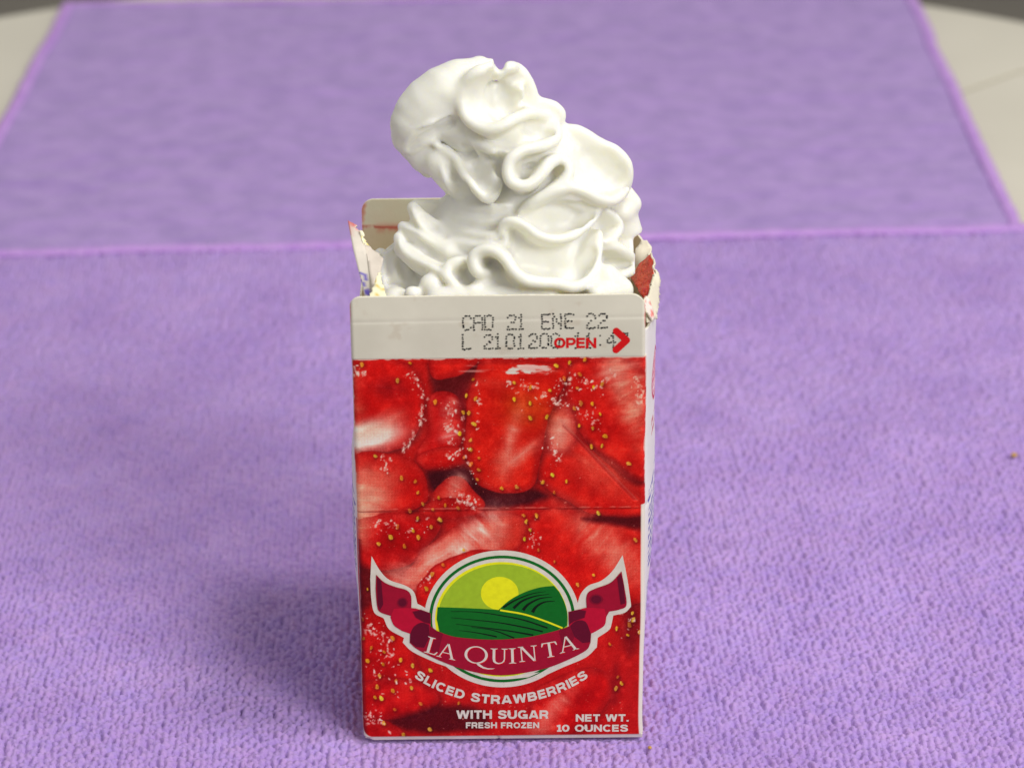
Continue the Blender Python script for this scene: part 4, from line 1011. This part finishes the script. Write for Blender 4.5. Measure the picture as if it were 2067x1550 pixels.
dots([('L', 934), ('2', 978), ('1', 997), ('0', 1022), ('1', 1043), ('2', 1068), ('0', 1091), ('0', 1113), ('1', 1158), ('1', 1180), (':', 1203), ('4', 1226), ('7', 1250)], 676, -0.012, 28)
J.build('date_code', band)

# ------------------------------------------------------------------ whipped cream: distance field of folded ribbons, meshed
VX = 0.42
gmin = np.array([-40.0, -1.0, 84.0]); dims = np.array([200, 181, 208])
ax0 = [gmin[i] + VX * np.arange(dims[i]) for i in range(3)]
SDF = np.full(dims, 50.0, np.float32)
def crop(X_, Y_): return 700 + X_ / 2.98, 90 + Y_ / 2.98
CH = [(985, 1700, 26.5, 36), (990, 1420, 26.0, 36), (1060, 1180, 21.0, 36), (1110, 960, 16.5, 36), (1090, 740, 12.5, 35), (985, 560, 9.0, 35), (910, 420, 6.0, 35), (860, 320, 4.0, 35)]
CHa = np.array(CH, float)[::-1]
def core(Yc):
    return (np.interp(Yc, CHa[:, 1], CHa[:, 0]), np.interp(Yc, CHa[:, 1], CHa[:, 2]), np.interp(Yc, CHa[:, 1], CHa[:, 3]))
S_MM = 0.0402
def c3(Xc, Yc, y): return at_y(*crop(Xc, Yc), y)
def on_body(Xc, Yc, h):
    cx, R_, cy = core(Yc); off = (Xc - cx) * S_MM; Re = R_ + h
    y = cy - math.sqrt(max(Re * Re - off * off, 0.0))
    return np.array(c3(Xc, Yc, max(y, 2.5)))
def local(lo, hi):
    a = np.maximum(((lo - gmin) / VX).astype(int), 0); b = np.minimum(((hi - gmin) / VX).astype(int) + 2, dims)
    if np.any(b <= a): return None
    return tuple(slice(a[i], b[i]) for i in range(3))
def cone_d(sl_, a, b, ra, rb):
    gx = (ax0[0][sl_[0]] - a[0]).astype(np.float32)[:, None, None]; gy = (ax0[1][sl_[1]] - a[1]).astype(np.float32)[None, :, None]; gz = (ax0[2][sl_[2]] - a[2]).astype(np.float32)[None, None, :]
    e = (b - a).astype(np.float32); L2 = float(e @ e) + 1e-6
    t = np.clip((gx * e[0] + gy * e[1] + gz * e[2]) / L2, 0, 1)
    dx = gx - t * e[0]; dy = gy - t * e[1]; dz = gz - t * e[2]
    return np.sqrt(dx * dx + dy * dy + dz * dz) - (ra + (rb - ra) * t)
def smin(a, b, k):
    h = np.clip(0.5 + 0.5 * (b - a) / k, 0, 1)
    return b + (a - b) * h - k * h * (1 - h)
def add(elems, k):
    """elems: round cones; joined sharply to each other, then blended into the field"""
    pad = 4.0
    lo = np.min([np.minimum(a - ra, b - rb) for a, b, ra, rb in elems], 0) - pad; hi = np.max([np.maximum(a + ra, b + rb) for a, b, ra, rb in elems], 0) + pad
    box = local(lo, hi)
    if box is None: return
    D = np.full(tuple(s.stop - s.start for s in box), 50.0, np.float32)
    for a, b, ra, rb in elems:
        s = local(np.minimum(a - ra, b - rb) - pad, np.maximum(a + ra, b + rb) + pad)
        if s is None: continue
        r = tuple(slice(s[i].start - box[i].start, s[i].stop - box[i].start) for i in range(3))
        D[r] = np.minimum(D[r], cone_d(s, a, b, ra, rb))
    SDF[box] = np.where(D > 40, SDF[box], smin(SDF[box], D, k))
for (a, b) in zip(CH, CH[1:]):
    A_ = np.array(c3(a[0], a[1], a[3])); B_ = np.array(c3(b[0], b[1], b[3]))
    add([(A_, B_, a[2], b[2])], 2.0)
def resample(P, step):
    P = np.array(P, float); s = np.linalg.norm(np.diff(P, axis=0), axis=1); cum = np.concatenate([[0], np.cumsum(s)])
    n = max(2, int(cum[-1] / step)); t = np.linspace(0, cum[-1], n)
    return np.stack([np.interp(t, cum, P[:, i]) for i in range(P.shape[1])], -1)
def ribbon(pts, h=3.5, r=1.6, root=0.45, rr=2.0, k=1.1, toward=None, ends=True):
    """a folded ribbon: crest along pts (crop units, optional third value = own height), sheet running in to the core"""
    Q = [(p[0], p[1], p[2] if len(p) > 2 else h) for p in pts]
    S = np.array(spline3(Q, 8)); S = resample(S * [1, 1, 20], 16) / [1, 1, 20]
    n = len(S); el = []
    for i, (X_, Y_, hh) in enumerate(S):
        c = on_body(X_, Y_, hh)
        cx, R_, cy = core(Y_)
        tgt = np.array(c3(cx, Y_ + 40, cy)) if toward is None else np.array(c3(toward[0], toward[1], toward[2]))
        d = tgt - c; dl = np.linalg.norm(d); d = d / dl
        rootp = c + d * min(dl * 0.9, max(2.5, root * dl))
        tp = min(1.0, 0.55 + 0.45 * min(i, n - 1 - i) / 5.0) if ends else 1.0
        rv = r * tp * (1 + 0.10 * float(noise(i * 1.0, 0.0, 7, 3)))
        el.append((c, rootp, rv, rr))
    add(el, k)
def spline3(pts, n=8):
    P = np.array(pts, float); P = np.concatenate([[2 * P[0] - P[1]], P, [2 * P[-1] - P[-2]]]); out = []
    for i in range(1, len(P) - 2):
        for t in np.linspace(0, 1, n, endpoint=False):
            a, b, c, d = P[i - 1], P[i], P[i + 1], P[i + 2]
            out.append(0.5 * (2 * b + (c - a) * t + (2 * a - 5 * b + 4 * c - d) * t * t + (3 * b - a - 3 * c + d) * t ** 3))
    out.append(P[-2]); return out
def blob(lst, k=2.5):
    """a smooth lobe: chain of (X, Y, y mm, radius mm)"""
    el = []
    for a, b in zip(lst, lst[1:]):
        el.append((np.array(c3(a[0], a[1], a[2])), np.array(c3(b[0], b[1], b[2])), a[3], b[3]))
    add(el, k)

def hit(Xc, Yc):
    """depth (mm) at which the surface is met under this spot of the front"""
    yy = np.arange(0.5, 60, 0.3)
    P = np.array([c3(Xc, Yc, v) for v in yy])
    I = np.clip(((P - gmin) / VX + 0.5).astype(int), 0, dims - 1)
    v = SDF[I[:, 0], I[:, 1], I[:, 2]]
    k = np.argmax(v < 0)
    return float(yy[k]) if v[k] < 0 else None
def rib(pts, r=1.2, lift=0.5, k=1.0):
    """a raised fold lying on the surface: (X, Y[, lift])"""
    Q = [(p[0], p[1], p[2] if len(p) > 2 else lift) for p in pts]
    S = resample(np.array(spline3(Q, 8)) * [1, 1, 20], 18) / [1, 1, 20]
    ys = [hit(a, b) for a, b, _ in S]
    ok = [i for i, v in enumerate(ys) if v is not None]
    if len(ok) < 2: return
    ys = np.interp(np.arange(len(S)), ok, [ys[i] for i in ok])
    ys = np.convolve(np.pad(ys, 3, mode='edge'), np.ones(7) / 7, 'valid')
    n = len(S); C = [np.array(c3(a, b, y - l + r * 0.6)) for (a, b, l), y in zip(S, ys)]
    el = []
    for i in range(n - 1):
        t0 = min(1.0, 0.35 + 0.65 * min(i, n - 1 - i) / 6.0); t1 = min(1.0, 0.35 + 0.65 * min(i + 1, n - 2 - i) / 6.0)
        el.append((C[i], C[i + 1], r * t0, r * t1))
    add(el, k)
# the big smooth curl leaning over to the left
blob([(868, 118, 38, 1.5), (800, 150, 37, 3.2), (660, 235, 35, 5.6), (575, 290, 34.6, 6.2), (500, 355, 34, 6.5), (450, 420, 33.5, 6.6), (415, 480, 33, 6.2), (395, 545, 33, 5.2), (415, 610, 33.5, 4.0), (450, 690, 34.5, 2.8), (490, 760, 35.5, 1.8)], 1.8)
blob([(660, 350, 32, 4.5), (590, 470, 32, 4.0), (720, 520, 31, 5)], 2.0)
rib([(520, 318, 0.1), (560, 300, 0.4), (610, 296, 0.7), (665, 312, 0.8)], r=1.5, k=1.8)
# top meander
ribbon([(868, 122, 2.0), (825, 145, 3.0), (755, 188, 4.5), (705, 255, 5.5), (692, 340, 6), (712, 425, 6), (770, 485, 6), (850, 512, 6), (930, 492, 6), (1010, 448, 5.5), (1090, 420, 5.0), (1165, 425, 5), (1228, 462, 5), (1262, 520, 5), (1255, 572, 5), (1200, 605, 5.2), (1120, 622, 5.6), (1040, 645, 6), (985, 695, 6.4), (968, 760, 6.6), (990, 825, 6.4), (1050, 850, 6), (1110, 838, 5.6), (1165, 785, 5.0), (1215, 722, 4.6), (1270, 692, 4.6), (1320, 715, 4.8), (1335, 770, 4.8), (1300, 835, 4.4), (1215, 895, 3.8), (1120, 950, 2.6), (1050, 1000, 1.0)], r=1.5, root=0.5, rr=1.6, k=0.9)
ribbon([(915, 185, 1.5), (960, 145, 2.0), (1005, 140, 2), (1060, 180, 2), (1100, 250, 2.2), (1125, 330, 2.5), (1145, 395, 3)], r=1.5, root=0.5, rr=2.0, k=1.0)
ribbon([(1080, 200, 2.5), (1048, 245, 4), (1048, 310, 4.5), (1075, 375, 4.5)], r=1.0, root=0.4, rr=1.4, k=0.8)
blob([(985, 215, 39, 2.6), (1040, 300, 39, 3.0), (1090, 400, 38, 4.0)], 1.2)
ribbon([(1140, 325, 1.5), (1200, 350, 2.5), (1265, 382, 3.2), (1292, 430, 3.2), (1268, 490, 3.2), (1290, 560, 3.4), (1335, 605, 3.6), (1350, 640, 3.2)], r=1.2, root=0.4, rr=1.8, k=0.8)
blob([(1180, 430, 38, 3.0), (1215, 530, 37, 4.0), (1290, 650, 36, 5.0)], 1.2)
# right hand fold
ribbon([(1310, 490, 1), (1400, 522, 2), (1520, 590, 4.5), (1620, 640, 6.5), (1685, 715, 8), (1692, 800, 8.5), (1662, 890, 8), (1600, 940, 7.4), (1520, 930, 7), (1430, 885, 6.4), (1350, 862, 5.4), (1270, 885, 4), (1160, 940, 2)], r=1.35, root=0.55, rr=2.2, k=0.9)
blob([(1390, 650, 39, 5.0), (1490, 740, 40, 6.0), (1550, 830, 40, 5.5), (1450, 900, 39, 6)], 1.2)
blob([(1650, 900, 40, 3.0), (1700, 960, 40, 3.0), (1660, 1010, 38, 2.8)], 1.0)
blob([(1660, 1060, 40, 4), (1690, 1160, 40, 4.0), (1690, 1280, 38, 4.5)], 1.0)
ribbon([(1240, 930, 2.5), (1340, 920, 3.5), (1450, 975, 4), (1500, 985, 4)], r=0.9, root=0.3, rr=1.5, k=1.0)
# middle ruffle
ribbon([(960, 1150, 1.0), (935, 1110, 2.5), (955, 1072, 3.5), (1010, 1065, 4.2), (1075, 1095, 4.6), (1150, 1148, 5), (1240, 1172, 5.2), (1340, 1158, 5), (1430, 1100, 4.6), (1500, 1025, 4.2), (1540, 985, 3)], r=1.2, root=0.4, rr=2.0, k=0.9)
ribbon([(1540, 985, 3), (1600, 1030, 4.5), (1640, 1090, 5), (1620, 1150, 4.5), (1560, 1190, 4)], r=1.2, root=0.4, rr=2, k=0.9)
# lower ruffle
ribbon([(850, 1375, 1.5), (790, 1370, 3.5), (762, 1320, 4.5), (775, 1262, 5), (835, 1235, 5.2), (905, 1252, 5.4), (960, 1300, 5.6), (1005, 1365, 5.8), (1070, 1415, 6), (1160, 1432, 6), (1260, 1440, 6), (1350, 1462, 5.8), (1420, 1442, 5.5), (1470, 1370, 5), (1500, 1280, 4.6), (1512, 1200, 4), (1520, 1130, 3)], r=1.5, root=0.42, rr=2.0, k=0.9)
ribbon([(740, 1300, 2), (690, 1300, 3.5), (625, 1325, 4.4), (602, 1375, 4.6), (625, 1425, 4.4), (670, 1460, 4)], r=1.4, root=0.35, rr=2.0, k=0.9)
ribbon([(1530, 1230, 2.5), (1600, 1215, 4), (1680, 1255, 5), (1725, 1300, 5.5), (1710, 1365, 5.5), (1645, 1395, 5), (1610, 1450, 4.4)], r=1.3, root=0.4, rr=2, k=0.9)
# left hand leaves of the base
ribbon([(700, 1210, 0.5), (600, 1185, 2.0), (520, 1150, 3.2), (455, 1095, 4.4), (412, 1030, 5.5), (392, 975, 6), (430, 955, 5), (500, 965, 3)], r=1.1, root=0.5, rr=1.2, k=1.0)
ribbon([(690, 1270, 0.5), (600, 1235, 2), (520, 1195, 3.2), (440, 1145, 4.4), (380, 1108, 5.6), (335, 1092, 6.2)], r=1.0, root=0.5, rr=1.2, k=1.0)
ribbon([(640, 1440, 2), (600, 1405, 3), (550, 1368, 4.0), (470, 1325, 4.8), (390, 1280, 5.6), (335, 1220, 6.2), (315, 1160, 6.4)], r=1.35, root=0.5, rr=1.4, k=1.0)
ribbon([(310, 1190, 5), (250, 1265, 6.5), (222, 1350, 7), (225, 1430, 7), (255, 1500, 6)], r=1.3, root=0.5, rr=2.0, k=1.2)
blob([(398, 982, 31, 1.5), (440, 1050, 29, 2.3), (520, 1130, 27, 3.0), (640, 1195, 24, 3.0)], 0.8)
blob([(338, 1096, 30, 1.4), (400, 1128, 28, 2.1), (500, 1195, 24, 2.8), (620, 1250, 20, 2.8)], 0.8)
blob([(314, 1160, 28, 1.5), (338, 1230, 26, 2.2), (430, 1305, 21, 2.6), (560, 1380, 15, 2.6)], 0.8)
blob([(390, 1400, 30, 3.5), (420, 1530, 22, 5)], 1.2)
blob([(300, 1300, 30, 2.6), (330, 1400, 25, 3.2)], 1.0)
blob([(250, 1400, 34, 3.0), (270, 1520, 30, 4.0), (300, 1560, 14, 4.0)], 1.0)
blob([(180, 1262, 33, 1.0), (205, 1258, 33, 1.5), (240, 1300, 33, 2.2)], 1.2)
blob([(560, 1540, 9, 3.4), (900, 1540, 8, 3.6), (1200, 1540, 8, 3.4)], 1.2)
# little lobes showing along the rim
blob([(395, 1500, 10, 2.0), (400, 1540, 11, 2.4)], 0.7); blob([(510, 1450, 12, 3.0), (480, 1540, 14, 3)], 0.9); blob([(760, 1490, 8, 1.8), (820, 1450, 10, 2.2), (880, 1500, 9, 2.0)], 0.7); blob([(690, 1510, 7.5, 1.4), (740, 1530, 8, 1.8)], 0.7)
blob([(1560, 1400, 14, 3.2), (1640, 1480, 14, 3.4), (1500, 1500, 8, 2.0)], 1.2)
# hanging teeth under the top curl
ribbon([(360, 615, 5), (420, 605, 6.0), (480, 585, 6.2), (520, 600, 6), (590, 640, 5.8), (650, 680, 5.6), (690, 745, 5.2), (735, 815, 4.8), (800, 890, 4.2), (845, 925, 3.6), (890, 905, 3), (920, 860, 2.4)], r=1.35, root=0.5, rr=1.8, k=0.8, toward=(880, 560, 34))
ribbon([(560, 720, 3.5), (575, 790, 4.2), (610, 860, 4), (640, 890, 3.4), (690, 870, 3), (740, 845, 2.5)], r=1.3, root=0.5, rr=1.8, k=0.8, toward=(850, 680, 34))
blob([(470, 690, 33, 3.2), (560, 700, 31, 4.2), (660, 800, 30, 4.5), (760, 860, 30, 4)], 1.6)
ribbon([(480, 500, 3), (560, 470, 4.5), (640, 440, 5.2), (690, 420, 5)], r=1.2, root=0.4, rr=2, k=1.2)
ribbon([(700, 520, 3), (800, 600, 3.2), (880, 640, 3.2), (940, 660, 3)], r=1.2, root=0.4, rr=2, k=1.5)
# shallow layers of the smooth waist
for yy, hh in ((960, 1.2), (1040, 1.0), (1120, 1.2), (1190, 1.0)):
    ribbon([(590 - (yy - 960) * 0.2, yy - 30, 0.8), (700, yy + 10, hh), (840, yy + 25, hh), (960, yy + 5, 0.6)], r=1.0, root=0.25, rr=1.5, k=1.6)
# hollows between the folds
def carve(lst, k=0.8):
    """scoops along the surface: chains of (X, Y, depth mm, radius mm)"""
    C = []
    for X_, Y_, d, r in lst:
        y = hit(X_, Y_)
        if y is not None: C.append((np.array(c3(X_, Y_, y + d - r)), r))
    for (A_, ra), (B_, rb) in zip(C, C[1:]):
        bx2 = local(np.minimum(A_ - ra, B_ - rb) - 3, np.maximum(A_ + ra, B_ + rb) + 3)
        if bx2 is None: continue
        SDF[bx2] = -smin(-SDF[bx2], cone_d(bx2, A_, B_, ra, rb), k)
blob([(700, 215, 33.5, 4.0), (600, 280, 31.5, 5.0), (510, 370, 31, 5.0), (440, 480, 31, 4.6)], 2.5)
rib([(305, 1200, 0.6), (250, 1265, 0.9), (222, 1350, 1.0), (222, 1430, 1.0), (250, 1500, 0.9)], r=1.1, k=0.6)
rib([(318, 1150, 0.6), (325, 1215, 0.9), (380, 1275, 1.0), (460, 1318, 1.0), (550, 1362, 0.9), (605, 1410, 0.6)], r=1.0, k=0.6)
rib([(335, 1095, 0.6), (400, 1122, 0.9), (470, 1165, 0.8), (560, 1220, 0.4)], r=0.8, k=0.6)
rib([(392, 975, 0.7), (412, 1035, 0.9), (455, 1100, 0.9), (530, 1160, 0.5)], r=0.85, k=0.6)
rib([(480, 560, 0.3), (560, 618, 0.9), (650, 685, 1.1), (695, 770, 1.1), (755, 845, 1.0), (825, 925, 0.8)], r=1.1, k=0.8)
rib([(730, 560, 0.3), (800, 640, 0.7), (850, 720, 0.8), (880, 800, 0.7), (900, 860, 0.5)], r=1.0, k=0.9)
rib([(565, 720, 0.5), (585, 800, 0.9), (635, 895, 0.8)], r=0.9, k=0.7)
for Xn, Yn, rn in ((920, 108, 1.3), (926, 140, 0.7)):                 # the notch beside the tip of the curl
    A_ = np.array(c3(Xn, Yn, 28)); B_ = np.array(c3(Xn, Yn, 50)); bx2 = local(np.minimum(A_, B_) - rn - 3, np.maximum(A_, B_) + rn + 3)
    SDF[bx2] = -smin(-SDF[bx2], cone_d(bx2, A_, B_, rn, rn), 0.6)
carve([(905, 260, 1.0, 2.4), (930, 330, 1.8, 3.6), (965, 400, 1.4, 2.6), (1010, 340, 1.0, 2.6)])
carve([(1100, 500, 0.8, 2.0), (1160, 525, 1.2, 2.4), (1205, 530, 0.8, 1.8)])
carve([(1055, 742, 0.8, 0.6), (1100, 732, 1.6, 0.8), (1155, 712, 1.0, 0.6)], 0.4)
carve([(1190, 850, 0.8, 0.9), (1250, 790, 1.4, 1.3), (1290, 745, 1.0, 1.0)], 0.5)
carve([(1470, 680, 0.6, 3.0), (1550, 740, 1.4, 4.5), (1610, 800, 1.6, 3.6), (1570, 850, 1.2, 2.6)])
carve([(1330, 955, 0.6, 0.8), (1410, 972, 1.6, 1.2), (1485, 985, 1.0, 0.7)], 0.5)
carve([(1080, 1050, 0.5, 2.0), (1220, 1080, 1.2, 3.4), (1360, 1070, 1.2, 3.0), (1450, 1020, 0.6, 1.6)])
carve([(870, 1320, 0.6, 1.0), (910, 1365, 0.8, 1.2), (950, 1410, 0.6, 1.2)], 0.6)
blob([(860, 1400, 13, 2.6), (940, 1440, 12.5, 3.0), (1040, 1490, 11, 3.0)], 1.2)
carve([(1080, 1320, 0.8, 3.0), (1230, 1340, 1.4, 4.0), (1380, 1350, 1.4, 3.4), (1450, 1250, 0.8, 2.4)])
carve([(655, 1375, 0.8, 1.0), (700, 1420, 1.2, 1.3)], 0.5)
carve([(430, 1190, 0.5, 0.9), (490, 1240, 1.0, 1.2), (580, 1290, 0.6, 1.1)], 0.6)
carve([(310, 1290, 0.5, 1.0), (350, 1370, 1.0, 1.8), (390, 1440, 0.8, 1.6)], 0.6)
carve([(470, 1020, 0.4, 0.8), (520, 1090, 0.8, 1.0), (590, 1150, 0.4, 0.8)], 0.6)
rib([(345, 600, 0.5), (420, 530, 0.8), (510, 470, 0.8), (610, 425, 0.5)], r=0.9, k=0.5)
carve([(375, 635, 0.6, 0.8), (450, 570, 1.6, 1.1), (540, 520, 1.8, 1.2), (640, 470, 1.0, 0.9)], 0.4)
carve([(365, 605, 0.1, 0.5), (430, 545, 1.1, 0.9), (520, 492, 1.5, 1.0), (620, 442, 0.9, 0.8)], 0.4)
carve([(610, 740, 0.5, 0.9), (660, 800, 1.2, 1.2), (720, 860, 0.8, 0.9)], 0.6)
carve([(700, 620, 0.4, 1.0), (760, 730, 1.0, 1.3), (830, 850, 0.8, 1.2)], 0.8)
carve([(930, 640, 0.4, 1.2), (930, 740, 1.0, 1.5), (950, 850, 1.0, 1.2)], 0.8)
blob([(1480, 1420, 13, 2.4), (1530, 1470, 12, 2.6)], 1.0)
carve([(1570, 1310, 0.6, 1.4), (1640, 1325, 1.2, 1.8), (1690, 1320, 0.8, 1.0)], 0.6)
# ruffles round the back of the swirl
for i, Yc in enumerate((1420, 1190, 980, 760, 570)):
    cx, R_, cy = core(Yc); c0 = np.array(c3(cx, Yc, cy)); el = []
    for a in np.linspace(math.radians(20), math.radians(160), 70):
        wv = math.sin(a * 11 + i * 1.7)
        c = c0 + np.array([(R_ + 1.0 + 1.2 * wv) * math.cos(a), (R_ + 1.0 + 1.2 * wv) * math.sin(a), 2.6 * math.sin(a * 11 + i * 1.7 + 1.3)])
        el.append((c, c0 * 0.45 + c * 0.55, 1.5, 2.2))
    add(el, 1.0)
# keep the swirl inside the carton below the rim
gxx = ax0[0][:, None, None]; gyy = ax0[1][None, :, None]; gzz = ax0[2][None, None, :]
inside = np.maximum(np.maximum(gxx - (XR - 1.6), (XL + 1.4) - gxx), np.maximum(1.4 - gyy, gyy - (DEPTH - 1.2)))
below = np.maximum(inside, gzz - 118.0)
SDF = np.where(gzz < 118.0, np.maximum(SDF, inside.astype(np.float32)), SDF)
SDF = np.maximum(SDF, (88.0 - gzz).astype(np.float32))
n2 = (0.16 * noise(gxx + 0.7 * gzz, gyy + 0.9 * gzz, 3.1, 2) + 0.10 * noise(gxx - gzz, gyy + 0.5 * gzz, 1.5, 5)).astype(np.float32)
SDF = SDF + n2
def blur(a):
    for ax_ in range(3):
        a = 0.5 * a + 0.25 * (np.roll(a, 1, ax_) + np.roll(a, -1, ax_))
    return a
SDF = blur(SDF)
def surface_nets(D):
    n = np.array(D.shape)
    s = D < 0
    c = np.zeros(n - 1, np.int8)
    for i in (0, 1):
        for j in (0, 1):
            for k in (0, 1):
                c += s[i:n[0] - 1 + i, j:n[1] - 1 + j, k:n[2] - 1 + k]
    cells = np.argwhere((c > 0) & (c < 8))
    acc = np.zeros((len(cells), 3)); cnt = np.zeros(len(cells))
    corners = [(i, j, k) for i in (0, 1) for j in (0, 1) for k in (0, 1)]
    val = {o: D[cells[:, 0] + o[0], cells[:, 1] + o[1], cells[:, 2] + o[2]] for o in corners}
    for a in corners:
        for ax_ in range(3):
            if a[ax_] == 0:
                b = list(a); b[ax_] = 1; b = tuple(b)
                va, vb = val[a], val[b]; m = (va < 0) != (vb < 0)
                t = np.where(m, va / np.where(m, va - vb, 1), 0)
                p = np.array(a, float)[None] + t[:, None] * (np.array(b) - np.array(a))
                acc += p * m[:, None]; cnt += m
    V = cells + acc / cnt[:, None]
    idx = -np.ones(n - 1, np.int64); idx[tuple(cells.T)] = np.arange(len(cells))
    Fs = []
    for ax_ in range(3):
        u, v = (ax_ + 1) % 3, (ax_ + 2) % 3
        lo = [slice(1, n[i] - 1) for i in range(3)]; lo[ax_] = slice(0, n[ax_] - 1); hi = list(lo); hi[ax_] = slice(1, n[ax_])
        e = np.argwhere(s[tuple(lo)] != s[tuple(hi)])
        e = e + np.array([1 if i != ax_ else 0 for i in range(3)])
        du = np.zeros(3, int); du[u] = 1; dv = np.zeros(3, int); dv[v] = 1
        q = np.stack([idx[tuple(x.T)] for x in (e - du - dv, e - dv, e, e - du)], -1)
        flip = ~s[tuple(e.T)]
        q[flip] = q[flip][:, ::-1]
        Fs.append(q)
    return V, np.concatenate(Fs)
V, Fq = surface_nets(SDF)
V = V * VX + gmin
# a little relaxation
for _ in range(1):
    acc = np.zeros_like(V); cnt = np.zeros(len(V))
    for a, b in ((0, 1), (1, 2), (2, 3), (3, 0)):
        np.add.at(acc, Fq[:, a], V[Fq[:, b]]); np.add.at(cnt, Fq[:, a], 1)
        np.add.at(acc, Fq[:, b], V[Fq[:, a]]); np.add.at(cnt, Fq[:, b], 1)
    V = V * 0.5 + 0.5 * acc / np.maximum(cnt, 1)[:, None]
base_c = np.array([0, 36, 88.0])
cream = link('whipped_cream', new_mesh('whipped_cream', V - base_c, Fq, [M_cream]))
cream.location = base_c * MM
tag(cream, 'tall ruffled swirl of white whipped cream rising out of the carton', 'whipped cream')

# ------------------------------------------------------------------ crumbs
def crumb(px, py, r, label, seed):
    p = at_z(px, py, 0.4)
    bm = bmesh.new(); bmesh.ops.create_icosphere(bm, subdivisions=2, radius=r * MM)
    rg = np.random.default_rng(seed)
    for v in bm.verts: v.co = v.co * (0.75 + 0.5 * rg.random()); v.co.z *= 0.7
    me = bpy.data.meshes.new('crumb'); bm.to_mesh(me); bm.free(); me.materials.append(M_crumb)
    o = link('crumb', me); o.location = p * MM
    return tag(o, label, 'crumb')
crumb(1665, 640, 1.1, 'small yellow-brown crumb on the towel, right of the carton flap', 1)
crumb(2047, 918, 0.9, 'orange crumb on the towel at the far right edge of the picture', 2)
crumb(1312, 1508, 0.5, 'tiny crumb on the towel by the carton\'s lower right corner', 3)
